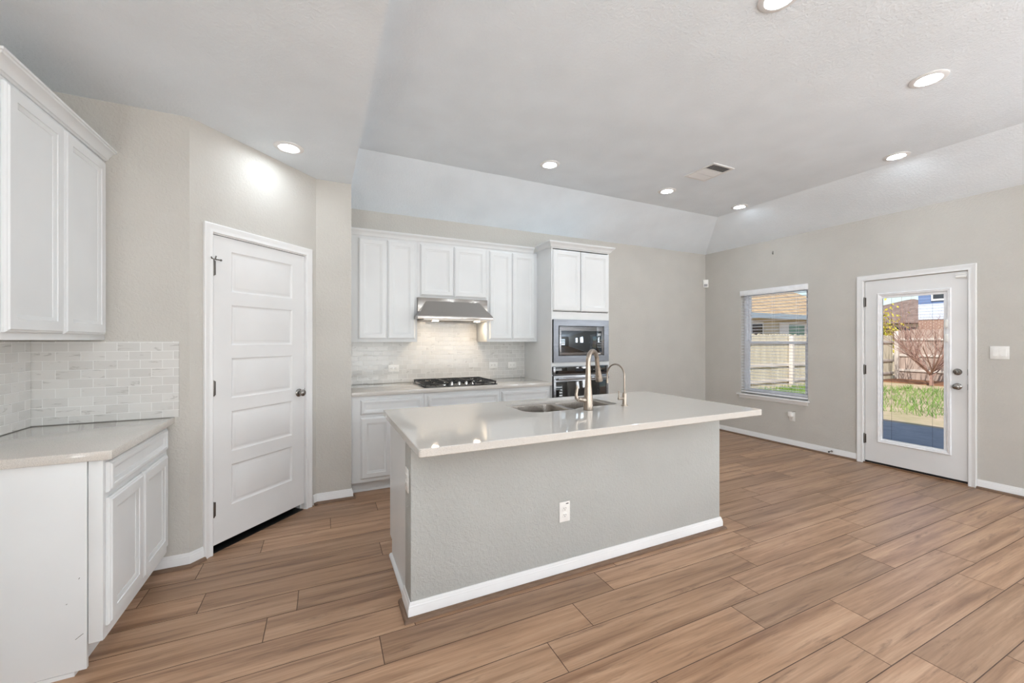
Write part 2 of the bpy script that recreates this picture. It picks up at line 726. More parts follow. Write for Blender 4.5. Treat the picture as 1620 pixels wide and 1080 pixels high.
# ceilings: low flat kitchen ceiling, drop face, tray with sloped borders
def build_ceiling():
    mb = MB()
    T = 0.12
    # low ceiling slab
    mb.box(XL - 0.1, XS, YR - 0.1, YB + 0.1, CL, CH + T)
    # tray: flat centre and slopes
    x0, x1, y1, y0 = XS, XR + 0.0, YB, YR
    bx, by = 4.895, 3.755
    ry = YR + 0.70
    up = CH + T
    f = lambda pts: mb.face([mb.v(*p) for p in pts])
    f([(x0, ry, CH), (bx, ry, CH), (bx, by, CH), (x0, by, CH)])
    f([(x0, by, CH), (bx, by, CH), (x1, y1, CL), (x0, y1, CL)])
    f([(bx, by, CH), (bx, ry, CH), (x1, y0, CL), (x1, y1, CL)])
    f([(bx, ry, CH), (x0, ry, CH), (x0, y0, CL), (x1, y0, CL)])
    # attic closure above, out to the wall faces
    f([(x0, y0 - 0.14, up), (x0, y1 + 0.14, up), (x1 + 0.14, y1 + 0.14, up), (x1 + 0.14, y0 - 0.14, up)])
    f([(x1 + 0.14, y0 - 0.14, CL), (x1 + 0.14, y1 + 0.14, CL), (x1 + 0.14, y1 + 0.14, up), (x1 + 0.14, y0 - 0.14, up)])
    f([(x0, y1 + 0.14, CL), (x1 + 0.14, y1 + 0.14, CL), (x1 + 0.14, y1 + 0.14, up), (x0, y1 + 0.14, up)])
    f([(x0, y0 - 0.14, CL), (x1 + 0.14, y0 - 0.14, CL), (x1 + 0.14, y0 - 0.14, up), (x0, y0 - 0.14, up)])
    o = mb.build('ceiling', M['ceil'], smooth=False)
    structure(o, 'white textured ceiling, low and flat over the pantry side, raised tray over the island', 'ceiling')


build_ceiling()

H = CL
# walls ---------------------------------------------------------------
def wall(name, loc, rotz, L, holes, label, T=0.14, H=CL):
    mb = MB()
    wall_mesh(mb, L, H, T, holes)
    o = mb.build(name, M['wall'], smooth=False)
    place(o, loc, rotz)
    return structure(o, label, 'wall')


WALLZ = -0.05
wall('wall_left', (XL, YR, 0), ROTL, YB + 0.139 - YR, [(YR * -1 - 2.6, 0.3, YR * -1 - 0.6, 2.2)], 'greige wall behind the cabinets by the pantry', 0.14)
wall('wall_alcove', (XL, YA, 0), 0, P0.x - XL, [], 'greige wall between the corner cabinets and the pantry door', 0.12)
wall('wall_pantry', (P0.x, P0.y, 0), PANG, PLEN, [(0.122, 0, 0.888, 2.075)], 'angled greige wall holding the pantry door', 0.11)
mb = MB()
mb.prism([(P1.x, P1.y), (XS, P1.y), (XS, YB), (XS - 0.11, YB), (XS - 0.11, P1.y + 0.12), (P1.x - 0.03, P1.y + 0.12)], 0, CL, XYZ)
structure(mb.build('wall_nook', M['wall'], smooth=False), 'narrow greige wall between the pantry door and the cooking cabinets', 'wall')
wall('wall_back', (XL, YB, 0), 0, XR - XL + 0.14, [], 'greige wall behind the cooking cabinets', 0.14)
# right wall: local x = YB - y
WIN = (YB - 3.862, 0.610, YB - 2.968, 2.085)
DOOR = (YB - 2.400, 0.0, YB - 1.570, 2.05)
W2 = (YB - 0.42, 1.16, YB + 0.24, 2.085)
W3 = (YB + 0.76, 1.16, YB + 1.42, 2.085)
wall('wall_right', (XR, YB, 0), ROTR, YB - YR, [WIN, DOOR, W2, W3], 'long greige wall with the window and the glazed back door', 0.14)
RW = (XR + 0.14, YR, 0)
wall('wall_rear', (XR + 0.14, YR, 0), R(180), XR - XL + 0.28, [(0.9, 0.25, 2.9, 2.2), (3.5, 0.25, 5.5, 2.2)], 'greige wall with two wide windows facing the island', 0.14)

# ------------------------------------------------------------------ trims and baseboards
BASE = [(0, 0), (0.014, 0), (0.014, 0.052), (0.0115, 0.057), (0.0115, 0.064), (0.008, 0.069), (0.008, 0.073), (0.004, 0.083), (0, 0.083)]
SHOE = [(0.0145, 0), (0.034, 0), (0.0335, 0.006), (0.031, 0.012), (0.026, 0.017), (0.020, 0.0195), (0.0145, 0.020)]


def dpt(s):
    d = (P1 - P0).normalized()
    return (P0.x + d.x * s, P0.y + d.y * s)


def baseboard(name, path, label):
    mb = MB()
    mb.sweep(path, BASE, XYZ)
    structure(mb.build(name, M['trim']), label, 'baseboard')


def shoe(name, path, label):
    mb = MB()
    mb.sweep(path, SHOE, XYZ)
    structure(mb.build(name, M['shoe']), label, 'trim')


PB_A = [dpt(0.080), tuple(P0), (-0.895, YA)]
PB_B = [(XS, 3.81), (XS, P1.y), tuple(P1), dpt(0.953)]
PB_C = [(XR, 2.456), (XR, YB), (3.10, YB)]
PB_D = [(XR, YR), (XR, 1.524)]
baseboard('baseboard_pantry', PB_A, 'short white baseboard beside the pantry door hinges')
baseboard('baseboard_nook', PB_B, 'white baseboard between the pantry door and the cooking cabinets')
baseboard('baseboard_right', PB_C, 'white baseboard under the window')
baseboard('baseboard_door', PB_D, 'white baseboard below the light switch')
shoe('trim_1', PB_A, 'brown shoe molding beside the pantry door hinges')
shoe('trim_2', PB_B, 'brown shoe molding at the foot of the narrow wall past the pantry')
shoe('trim_3', PB_C, 'brown shoe molding under the window')
shoe('trim_4', PB_D, 'brown shoe molding below the light switch')

CASING = [(0, 0), (0, 0.011), (0.004, 0.014), (0.012, 0.014), (0.018, 0.0115), (0.030, 0.0125), (0.044, 0.018), (0.052, 0.019), (0.057, 0.016), (0.057, 0)]


def casing(name, x0, x1, top, loc, rotz, label):
    mb = MB()
    mb.sweep([(x0, 0), (x0, top), (x1, top), (x1, 0)], CASING, lambda a, b, c: (a, -c - 0.0005, b))
    o = mb.build(name, M['trim'])
    place(o, loc, rotz)
    return structure(o, label, 'door trim')


# pantry door ------------------------------------------------------------
casing('trim_5', 0.134, 0.878, 2.064, (P0.x, P0.y, 0), PANG, 'white molded casing around the pantry door')
d1 = thing('door_1', (P0.x, P0.y, 0), PANG, 'white five-panel pantry door in the angled wall', 'door')
d1['kind'] = 'structure'
mb = MB()
mb.box(0.1225, 0.138, 0.0, 0.109, 0, 2.058)
mb.box(0.874, 0.8875, 0.0, 0.109, 0, 2.058)
mb.box(0.1225, 0.8875, 0.0, 0.109, 2.058, 2.0745)
mb.box(0.138, 0.150, 0.040, 0.075, 0, 2.058)
mb.box(0.862, 0.874, 0.040, 0.075, 0, 2.058)
mb.box(0.138, 0.874, 0.040, 0.075, 2.047, 2.058)
mb.build('door_jamb', M['trim'], d1)
mb = MB()
DX0, DX1, DZ0, DZ1 = 0.1415, 0.8705, 0.052, 2.054
pz, ph, pg = 0.275, 0.268, 0.0875
pans = [(0.262, pz + i * (ph + pg), 0.752, pz + i * (ph + pg) + ph) for i in range(5)]
mb.panel_slab(DX0, DZ0, DX1 - DX0, DZ1 - DZ0, 0.035, pans,
              [(0, 0), (0.004, 0.003), (0.010, 0.008), (0.014, 0.009), (0.020, 0.008), (0.030, 0.003), (0.034, 0.002)],
              [(0, 0.003), (0.002, 0)], y0=0.036)
mb.build('door_slab', M['doorpaint'], d1)


def hinge(parent, x, z, y=-0.004, h=0.09, mat='hinge'):
    mb = MB()
    mb.lathe([(0.002, -0.006), (0.006, -0.003), (0.0065, 0), (0.0065, h), (0.006, h + 0.003), (0.002, h + 0.006)], (x, y - 0.002, z - h / 2), 'z', 10)
    mb.box(x - 0.002, x + 0.016, y + 0.0015, y + 0.004, z - h / 2, z + h / 2)
    return mb.build('hinge', M[mat], parent)


for hz in (0.285, 1.065):
    hinge(d1, 0.1405, hz)
h = hinge(d1, 0.1405, 1.84)
# hinge-pin door stop on the upper hinge
mb = MB()
mb.box(0.120, 0.156, -0.016, -0.009, 1.892, 1.897, 0.001)
mb.tube([(0.128, -0.013, 1.894), (0.112, -0.026, 1.902)], 0.0035, 8)
mb.tube([(0.150, -0.013, 1.894), (0.168, -0.030, 1.890)], 0.0035, 8)
mb.lathe([(0.006, 0), (0.007, 0.003), (0.006, 0.007)], (0.170, -0.034, 1.890), 'y', 10)
mb.tube([(0.144, -0.016, 1.897), (0.147, -0.020, 1.915)], 0.004, 8)
mb.build('hinge_stop', M['hinge'], h)


def knob_mesh(mb, x, z, y, egg=1.0):
    mb.lathe([(0.031, 0), (0.032, -0.004), (0.028, -0.009), (0.013, -0.012), (0.011, -0.026)], (x, y, z), 'y', 24, True)
    prof = []
    for i in range(13):
        t = math.pi * i / 12
        prof.append((max(0.0012, 0.0265 * math.sin(t)), -0.026 - 0.0165 * (1 - math.cos(t))))
    mb.lathe(prof, (x, y, z), 'y', 24)


mb = MB()
knob_mesh(mb, 0.812, 0.955, 0.0)
kn = mb.build('knob', M['satin'], d1, ang=50)
mb = MB()
mb.box(0.8690, 0.8712, -0.0012, 0.018, 0.926, 0.984)
mb.build('latch_plate', M['hinge'], d1)
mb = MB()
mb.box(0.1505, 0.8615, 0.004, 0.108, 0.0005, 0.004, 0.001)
mb.build('threshold_or_gap_shade', M['black'], d1)  # black strip painted in for the shade in the gap under the door
# dark pantry interior behind the gap
mb = MB()
mb.box(-0.02, 1.0, 0.55, 0.56, 0, 2.5)
o = mb.build('wall_pantry_inside', M['wall'], smooth=False)
place(o, (P0.x, P0.y, 0), PANG)
structure(o, 'inner wall of the closed pantry', 'wall')

# ------------------------------------------------------------------ exterior door (local x = YB - y, faces -x)
casing('trim_6', YB - 2.396, YB - 1.582, 2.036, (XR, YB, 0), ROTR, 'white molded casing around the glazed back door')
d2 = thing('door_2', (XR, YB, 0), ROTR, 'white back door with a tall glass pane looking onto the yard', 'door')
d2['kind'] = 'structure'
a, b_ = YB - 2.400, YB - 1.570
mb = MB()
mb.box(a + 0.0005, a + 0.012, 0.0, 0.138, 0, 2.036)
mb.box(b_ - 0.012, b_ - 0.0005, 0.0, 0.138, 0, 2.036)
mb.box(a + 0.0005, b_ - 0.0005, 0.0, 0.138, 2.036, 2.0495)
mb.box(a + 0.012, a + 0.024, 0.050, 0.085, 0, 2.036)
mb.box(b_ - 0.024, b_ - 0.012, 0.050, 0.085, 0, 2.036)
mb.build('door_jamb', M['trim'], d2)
sx0, sx1 = YB - 2.383, YB - 1.587
gx0, gx1, gz0, gz1 = YB - 2.232, YB - 1.752, 0.300, 1.830      # glass
fx0, fx1, fz0, fz1 = YB - 2.270, YB - 1.695, 0.255, 1.885      # raised frame
mb = MB()
T = 0.044
for bx in ((sx0, fx0 + 0.012, 0.034, 2.030), (fx1 - 0.012, sx1, 0.034, 2.030), (fx0 + 0.012, fx1 - 0.012, 0.034, fz0 + 0.012), (fx0 + 0.012, fx1 - 0.012, fz1 - 0.012, 2.030)):
    mb.box(bx[0], bx[1], 0.002, 0.002 + T, bx[2], bx[3])
bmesh.ops.remove_doubles(mb.bm, verts=mb.bm.verts[:], dist=1e-5)
mb.build('door_slab', M['doorpaint'], d2, smooth=False)
mb = MB()
FR = [(0, 0), (0, 0.006), (0.005, 0.012), (0.012, 0.012), (0.016, 0.008), (0.024, 0.008), (0.030, 0.004), (0.034, -0.018), (0.028, -0.018), (0.0005, -0.0015)]
# sweep runs clockwise so that the profile grows inwards
mb.sweep([(fx0, fz0), (fx1, fz0), (fx1, fz1), (fx0, fz1)], FR, lambda p, q, c: (p, 0.0015 - c, q), True)
lite = mb.build('lite_frame', M['vinyl'], d2)
# inner spacer: wider on the operator side
mb = MB()
mb.box(fx0 + 0.030, gx0, 0.010, 0.032, fz0 + 0.03, fz1 - 0.03)
mb.box(gx1, fx1 - 0.030, 0.010, 0.032, fz0 + 0.03, fz1 - 0.03)
mb.box(gx0, gx1, 0.010, 0.032, fz0 + 0.03, gz0)
mb.box(gx0, gx1, 0.010, 0.032, gz1, fz1 - 0.03)
mb.build('spacer', M['vinyl'], lite, smooth=False)
mb = MB()
mb.box(gx1 + 0.022, gx1 + 0.034, -0.004, 0.010, 0.62, 1.60, 0.001)
mb.build('operator_track', M['vinyl'], lite)
for oz in (1.36, 1.50):
    mb = MB()
    mb.box(gx1 + 0.012, gx1 + 0.036, -0.018, -0.0045, oz, oz + 0.075, 0.003)
    mb.build('slide_operator', M['plastic'], lite)
mb = MB()
for gy in (0.016, 0.029):
    mb.quad((gx0, gy, gz0), (gx1, gy, gz0), (gx1, gy, gz1), (gx0, gy, gz1))
mb.build('glass_pane', M['glass'], d2, smooth=False)
mb = MB()
for cxx in (gx0 + 0.075, gx1 - 0.085):
    mb.tube([(cxx, 0.022, gz0), (cxx, 0.022, gz1)], 0.0010, 6)
mb.build('blind_cord', M['hinge'], d2)
for hz in (0.275, 1.045, 1.80):
    hinge(d2, sx0 - 0.004, hz, 0.0, 0.10)
# deadbolt
mb = MB()
mb.lathe([(0.031, 0.0018), (0.032, -0.004), (0.027, -0.011), (0.014, -0.014)], (YB - 1.653, 0, 1.070), 'y', 24)
mb.box(YB - 1.653 - 0.004, YB - 1.653 + 0.004, -0.030, -0.013, 1.055, 1.085, 0.002)
mb.build('deadbolt', M['satin'], d2)
mb = MB()
knob_mesh(mb, YB - 1.653, 0.930, 0.0018)
mb.build('knob', M['satin'], d2, ang=50)
for lz in (1.070, 0.930):
    mb = MB()
    mb.box(sx1 - 0.0005, sx1 + 0.006, -0.003, 0.010, lz - 0.028, lz + 0.028, 0.001)
    mb.build('latch_plate', M['hinge'], d2)
mb = MB()
mb.box(sx0, sx1, 0.004, 0.046, 0.014, 0.0335)
mb.build('door_sweep', M['black'], d2)
mb = MB()
mb.box(a + 0.0005, b_ - 0.0005, -0.010, 0.150, 0.0005, 0.014, 0.003)
mb.build('threshold_or_gap_shade', M['threshold_or_gap_shade'], d2)
# door contact sensor on the casing head
tg = thing('door_sensor', (XR, YB, 0), ROTR, 'small white contact sensor at the top corner of the glazed door', 'sensor')
mb = MB()
mb.box(YB - 1.665, YB - 1.592, -0.0150, 0.0015, 1.972, 1.996, 0.003)
mb.build('sensor_body', M['plastic'], tg)
mb = MB()
mb.box(YB - 1.665, YB - 1.592, -0.0170, -0.0150, 2.000, 2.012, 0.001)
mb.build('magnet', M['plastic'], tg)

# ------------------------------------------------------------------ window with blind
w1 = thing('window_1', (XR, YB, 0), ROTR, 'white single-hung window beside the glazed door', 'window')
w1['kind'] = 'structure'
wx0, wz0, wx1, wz1 = WIN
wf = 0.075  # frame plane depth behind the wall face
mb = MB()
for bx in ((wx0, wx0 + 0.04, wz0, wz1), (wx1 - 0.04, wx1, wz0, wz1), (wx0 + 0.04, wx1 - 0.04, wz0, wz0 + 0.04), (wx0 + 0.04, wx1 - 0.04, wz1 - 0.04, wz1)):
    mb.box(bx[0] + 0.0005, bx[1] - 0.0005, wf, wf + 0.06, bx[2] + 0.0005, bx[3] - 0.0005, 0.002)
mb.build('window_frame', M['vinyl'], w1)
for nm, z0, z1, yy in (('lower_sash', wz0 + 0.04, 1.358, wf + 0.006), ('upper_sash', 1.322, wz1 - 0.04, wf + 0.032)):
    mb = MB()
    X0, X1 = wx0 + 0.041, wx1 - 0.041
    for bx in ((X0, X0 + 0.035, z0, z1), (X1 - 0.035, X1, z0, z1), (X0 + 0.035, X1 - 0.035, z0, z0 + 0.036), (X0 + 0.035, X1 - 0.035, z1 - 0.036, z1)):
        mb.box(bx[0], bx[1], yy, yy + 0.024, bx[2], bx[3], 0.002)
    sh = mb.build(nm, M['vinyl'], w1)
    mb = MB()
    mb.quad((X0 + 0.034, yy + 0.012, z0 + 0.035), (X1 - 0.034, yy + 0.012, z0 + 0.035), (X1 - 0.034, yy + 0.012, z1 - 0.035), (X0 + 0.034, yy + 0.012, z1 - 0.035))
    mb.build('glass_pane', M['glass'], sh, smooth=False)
mb = MB()
mb.box(wx0 + 0.45, wx0 + 0.50, wf - 0.012, wf + 0.006, 1.350, 1.362, 0.003)
mb.build('sash_lock', M['vinyl'], w1)
# stool and apron
mb = MB()
mb.box(wx0 - 0.045, wx1 + 0.020, -0.038, 0.0, 0.588, 0.609, 0.004)
mb.box(wx0 + 0.0005, wx1 - 0.0005, 0.0, wf, 0.600, 0.6095)
mb.build('window_stool', M['trim'], w1)
mb = MB()
mb.sweep([(wx0 - 0.02, 0.588), (wx1 + 0.002, 0.588)], [(0, 0.0005), (0, 0.016), (-0.006, 0.018), (-0.030, 0.013), (-0.042, 0.009), (-0.046, 0.0005)], lambda p, q, c: (p, -c, q))
mb.build('window_apron', M['trim'], w1)

bl = thing('window_blind', (XR, YB, 0), ROTR, 'white horizontal blind hanging open inside the window', 'blind')
mb = MB()
mb.box(wx0 + 0.002, wx1 - 0.002, 0.004, 0.052, 2.035, 2.083, 0.002)
mb.build('headrail', M['slat'], bl)
mb = MB()
mb.box(wx0 - 0.004, wx1 + 0.004, -0.018, -0.006, 2.012, 2.084, 0.002)
mb.box(wx0 - 0.004, wx0 + 0.008, -0.006, -0.0006, 2.012, 2.084)
mb.box(wx1 - 0.008, wx1 + 0.004, -0.006, -0.0006, 2.012, 2.084)
mb.build('valance', M['slat'], bl)
mb = MB()
z = 1.985
nsl = 0
while z > 0.665:
    tilt = 0.0015
    mb.rings([[(X, 0.004, z + tilt - 0.001), (X, 0.028, z + 0.0025), (X, 0.052, z - tilt), (X, 0.052, z - tilt + 0.0026), (X, 0.028, z + 0.0053), (X, 0.004, z + tilt + 0.0018)] for X in (wx0 + 0.006, wx1 - 0.006)])
    z -= 0.0425
    nsl += 1
mb.build('slats', M['slat'], bl)
mb = MB()
mb.box(wx0 + 0.006, wx1 - 0.006, 0.004, 0.052, 0.628, 0.646, 0.003)
mb.build('bottom_rail', M['slat'], bl)
mb = MB()
for xx in (wx0 + 0.14, (wx0 + wx1) / 2, wx1 - 0.14):
    for yy in (0.003, 0.053):
        mb.tube([(xx, yy, 0.64), (xx, yy, 2.04)], 0.0011, 6)
mb.build('ladder_cords', M['slat'], bl)

# two smaller windows further along the same wall (they mirror in the microwave)
for nm, ww, lb in (('window_2', W2, 'small high window past the light switch'), ('window_3', W3, 'second small high window past the light switch')):
    wr = thing(nm, (XR, YB, 0), ROTR, lb, 'window')
    wr['kind'] = 'structure'
    mb = MB()
    x0, z0, x1, z1 = ww
    for bx in ((x0, x0 + 0.04, z0, z1), (x1 - 0.04, x1, z0, z1), (x0 + 0.04, x1 - 0.04, z0, z0 + 0.04), (x0 + 0.04, x1 - 0.04, z1 - 0.04, z1)):
        mb.box(bx[0] + 0.0005, bx[1] - 0.0005, 0.075, 0.12, bx[2] + 0.0005, bx[3] - 0.0005)
    mb.build('window_frame', M['vinyl'], wr)
    mb = MB()
    zz = z0 + 0.06
    while zz < z1 - 0.02:
        mb.box(x0 + 0.006, x1 - 0.006, 0.006, 0.054, zz, zz + 0.003)
        zz += 0.06
    mb.build('blind_slats', M['slat'], wr)
for nm, x0, x1 in (('window_4', 0.9, 2.9), ('window_5', 3.5, 5.5)):
    wr = thing(nm, (XR + 0.14, YR, 0), R(180), 'wide white window in the rear wall, ' + ('nearer the back door side' if nm == 'window_4' else 'nearer the pantry side'), 'window')
    wr['kind'] = 'structure'
    mb = MB()
    for bx in ((x0, x0 + 0.05, 0.25, 2.2), (x1 - 0.05, x1, 0.25, 2.2), (x0 + 0.05, x1 - 0.05, 0.25, 0.30), (x0 + 0.05, x1 - 0.05, 2.15, 2.2), ((x0 + x1) / 2 - 0.025, (x0 + x1) / 2 + 0.025, 0.30, 2.15)):
        mb.box(bx[0] + 0.0005, bx[1] - 0.0005, 0.07, 0.12, bx[2] + 0.0005, bx[3] - 0.0005)
    mb.build('window_frame', M['vinyl'], wr)
# rear and left: added fill lamps lifting the ceiling; side: daylight through windows
for cxw in (XR + 0.14 - 1.9, XR + 0.14 - 4.5):
    for k in range(4):
        area_lamp('rear_fill_lamp', (cxw, YR - 0.02, 0.52 + 0.46 * k), (R(90 + REAR_FILL_TILT), 0, 0), 1.9, 0.40, REAR_FILL / 4)
for ww in (W2, W3):
    area_lamp('side_window_daylight', (XR + 0.10, YB - (ww[0] + ww[2]) / 2, 1.62), (0, R(90), 0), 0.84, 0.58, SIDE_LIGHT)
for k in range(4):
    area_lamp('left_fill_lamp', (XL - 0.06, -1.6 - 1.0, 0.55 + 0.45 * k), (0, R(-90 - 58), 0), 0.40, 1.9, LEFT_FILL / 4)  # added lamps in an unseen left opening, brightening the low ceiling

# ------------------------------------------------------------------ cabinet helpers
DOOR_PROF = [(0, 0), (0.002, 0.0035), (0.006, 0.0045), (0.014, 0.0100), (0.017, 0.0105), (0.018, 0.0125)]
DOOR_OUT = [(0, 0.011), (0.005, 0.0055), (0.008, 0.005), (0.013, 0.0)]


def cab_door(parent, x0, x1, z0, z1, yface, name='door', fr=0.050):
    mb = MB()
    mb.panel_slab(x0, z0, x1 - x0, z1 - z0, 0.019, [(x0 + fr, z0 + fr, x1 - fr, z1 - fr)], DOOR_PROF, DOOR_OUT, y0=yface - 0.0006)
    return mb.build(name, M['white'], parent)


def drawer_front(parent, x0, x1, z0, z1, yface):
    return cab_door(parent, x0, x1, z0, z1, yface, 'drawer_front', 0.026)


def upper_body(parent, x0, x1, z0, z1, depth):
    mb = MB()
    mb.box(x0, x1, 0.0, depth, z0, z1, 0.0015)
    return mb.build('cabinet_body', M['white'], parent)


def base_body(parent, x0, x1, depth, top=0.875, toe=0.10, rec=0.075):
    mb = MB()
    poly = [(0, toe), (0, top), (depth, top), (depth, 0.0), (rec, 0.0), (rec, toe)]
    mb.prism(poly, x0, x1, lambda p, q, c: (c, p, q))
    return mb.build('cabinet_body', M['white'], parent, smooth=False)


CROWN = [(0, 0), (0.006, 0), (0.010, 0.006), (0.016, 0.008), (0.020, 0.020), (0.034, 0.040), (0.046, 0.046), (0.048, 0.052), (0.054, 0.054), (0.054, 0.064), (0, 0.064)]
QR = [(0.0005, 0), (0.018, 0), (0.0175, 0.006), (0.015, 0.012), (0.010, 0.016), (0.0005, 0.018)]

# ------------------------------------------------------------------ left run by the pantry (local x = world y, faces +x)
# upper cabinet: body face x=-1.10
u1 = thing('upper_cabinet', (-1.10, 0, 0), ROTL, 'white two-door wall cabinet in the alcove beside the pantry, over the tiled corner', 'cabinet')
upper_body(u1, 2.19, 3.058, 1.375, 2.40, 0.2985)
cab_door(u1, 2.232, 2.618, 1.405, 2.372, 0.0, fr=0.055)
cab_door(u1, 2.630, 3.030, 1.405, 2.372, 0.0, fr=0.055)
mb = MB()
mb.sweep([(2.19, 0.298), (2.19, 0.0), (3.058, 0.0)], [(-q[0] - 0.0006, q[1]) for q in CROWN], lambda p, q, c: (p, q, c + 2.388))
cr = mb.build('crown_molding', M['white'], u1)
# base cabinet: face x=-0.82
b1 = thing('base_cabinet', (-0.82, 0, 0), ROTL, 'white base cabinet with one drawer over two doors, in the alcove beside the pantry', 'cabinet')
mb = MB()
poly = [(0, 0.115), (0, 0.875), (0.577, 0.875), (0.577, 0.0), (0.085, 0.0), (0.085, 0.115)]
mb.prism(poly, 2.275, 3.020, lambda p, q, c: (c, p, q))
mb.build('cabinet_body', M['white'], b1, smooth=False)
mb = MB()
mb.box(2.258, 2.2745, 0.048, 0.577, 0.019, 0.874, 0.001)
ep = mb.build('end_panel', M['white'], b1)
for k, pp in enumerate((((0.082, 0.150), (0.058, 0.168)), ((0.072, 0.395), (0.069, 0.401)), ((0.110, 0.300), (0.106, 0.303)))):
    mb = MB()
    (xa, za), (xb, zb) = pp
    mb.tube([(2.2577, xa, za), (2.2577, xb, zb)], 0.0009, 6)
    mb.build('scuff_mark', M['slot'], ep)
mb = MB()
mb.box(2.262, 2.2745, -0.001, 0.045, 0.117, 0.874, 0.002)
mb.build('filler_stile', M['white'], b1)
mb = MB()
mb.box(3.0205, 3.044, 0.0, 0.02, 0.117, 0.874)
mb.build('filler_stile', M['white'], b1)
drawer_front(b1, 2.285, 3.010, 0.730, 0.858, 0.0)
cab_door(b1, 2.285, 2.643, 0.165, 0.705, 0.0, fr=0.055)
cab_door(b1, 2.651, 3.010, 0.165, 0.705, 0.0, fr=0.055)
mb = MB()
mb.sweep([(2.258, 0.577), (2.258, 0.0845), (3.022, 0.0845)], QR, XYZ)
mb.build('shoe_molding', M['white'], b1)
# countertop
mb = MB()
mb.box(XL + 0.0005, -0.785, 2.245, YA - 0.0005, 0.876, 0.914, 0.003)
tag(mb.build('countertop', M['quartz']), 'pale quartz countertop in the tiled alcove beside the pantry', 'countertop')
# tile
bs = thing('tile_backsplash', (0, 0, 0), 0, 'marble subway tile backsplash wrapping the alcove corner beside the pantry', 'backsplash')
mb = MB()
mb.box(0, 0.635, -0.008, -0.0005, 0.9145, 1.368)
o = mb.build('tile_panel', M['tile'], bs, smooth=False)
o.location = (XL, YA, 0)
mb = MB()
mb.box(0.0, 0.81, -0.008, -0.0005, 0.9145, 1.368)
o = mb.build('tile_panel', M['tile'], bs, smooth=False)
o.location = (XL, 2.24, 0)
o.rotation_euler = (0, 0, ROTL)

# ------------------------------------------------------------------ back run
YF = 3.835      # base face
YU = 4.140      # upper face
DB = YB - YF - 0.001
for (x0, x1, ds, label) in (
        (0.2515, 0.899, [(0.330, 0.600), (0.608, 0.877)], 'white base cabinet under the counter end next to the narrow pantry wall'),
        (0.901, 1.686, [(0.938, 1.301), (1.309, 1.672)], 'white base cabinet directly under the gas cooktop'),
        (1.688, 2.298, [(1.708, 1.985), (1.993, 2.270)], 'white base cabinet between the cooktop and the tall oven cabinet')):
    c = thing('base_cabinet', (0, YF, 0), 0, label, 'cabinet')
    base_body(c, x0, x1, DB, toe=0.10)
    drawer_front(c, ds[0][0], ds[1][1], 0.705, 0.838, 0.0)
    for p, q in ds:
        cab_door(c, p, q, 0.130, 0.680, 0.0)
    mb = MB()
    mb.sweep([(x0 + 0.001, 0.0745), (x1 - 0.001, 0.0745)], [(-q[0], q[1]) for q in QR], XYZ)
    mb.build('toe_molding', M['white'], c)
mb = MB()
mb.box(0.2515, 2.2985, 3.798, YB - 0.0005, 0.876, 0.914, 0.003)
tag(mb.build('countertop', M['quartz']), 'pale quartz countertop holding the gas cooktop', 'countertop')
mb = MB()
mb.prism([(0.0, 0.9145), (2.0465, 0.9145), (2.0465, 1.355), (1.4130, 1.355), (1.4130, 1.592), (0.648, 1.592), (0.648, 1.355), (0.0, 1.355)], -0.008, -0.0005, lambda p, q, c: (p, c, q))
o = mb.build('tile_backsplash', M['tile'], smooth=False)
o.location = (0.2515, YB, 0)
tag(o, 'marble subway tile backsplash behind the gas cooktop', 'backsplash')
# uppers
DU = YB - YU - 0.001
ZU0, ZU1 = 1.356, 2.385
c = thing('upper_cabinet', (0, YU, 0), 0, 'white two-door wall cabinet on the pantry side of the range hood', 'cabinet')
upper_body(c, 0.2515, 0.899, ZU0, ZU1, DU)
cab_door(c, 0.336, 0.602, 1.385, 2.362, 0.0)
cab_door(c, 0.608, 0.877, 1.385, 2.362, 0.0)
c = thing('upper_cabinet', (0, YU, 0), 0, 'short white two-door wall cabinet above the range hood', 'cabinet')
upper_body(c, 0.9005, 1.6645, 1.812, ZU1, DU)
cab_door(c, 0.929, 1.283, 1.832, 2.362, 0.0)
cab_door(c, 1.290, 1.655, 1.832, 2.362, 0.0)
c = thing('upper_cabinet', (0, YU, 0), 0, 'white two-door wall cabinet between the range hood and the oven tower', 'cabinet')
upper_body(c, 1.666, 2.2985, ZU0, ZU1, DU)
cab_door(c, 1.694, 1.968, 1.385, 2.362, 0.0)
cab_door(c, 1.975, 2.262, 1.385, 2.362, 0.0)
mb = MB()
mb.sweep([(0.2515, 0), (2.2465, 0)], [(-q[0] * 0.85 - 0.0006, q[1]) for q in CROWN], lambda p, q, cc: (p, q, cc + 2.380))
o = mb.build('crown_molding', M['white'])
o.location = (0, YU, 0)
tag(o, 'white crown molding along the three wall cabinets over the cooktop', 'molding')
# tall oven cabinet: open carcass so that the ovens sit in it
YT = 3.815
t = thing('oven_tower_cabinet', (0, YT, 0), 0, 'tall white cabinet tower holding the microwave and wall oven', 'cabinet')
DT = YB - YT - 0.001
TX0, TX1 = 2.2995, 3.090
mb = MB()
mb.box(TX0, TX0 + 0.018, 0.0, DT, 0.0, 2.41, 0.001)
mb.box(TX1 - 0.018, TX1, 0.0, DT, 0.0, 2.41, 0.001)
mb.box(TX0 + 0.018, TX1 - 0.018, DT - 0.012, DT, 0.0, 2.41)
mb.box(TX0 + 0.018, TX1 - 0.018, 0.0, DT - 0.012, 2.39, 2.41)
mb.box(TX0 + 0.018, TX1 - 0.018, 0.0, DT - 0.012, 1.592, 1.692)
mb.box(TX0 + 0.018, TX1 - 0.018, 0.0, DT - 0.012, 1.086, 1.128)
mb.box(TX0 + 0.018, TX1 - 0.018, 0.0, DT - 0.012, 0.34, 0.372)
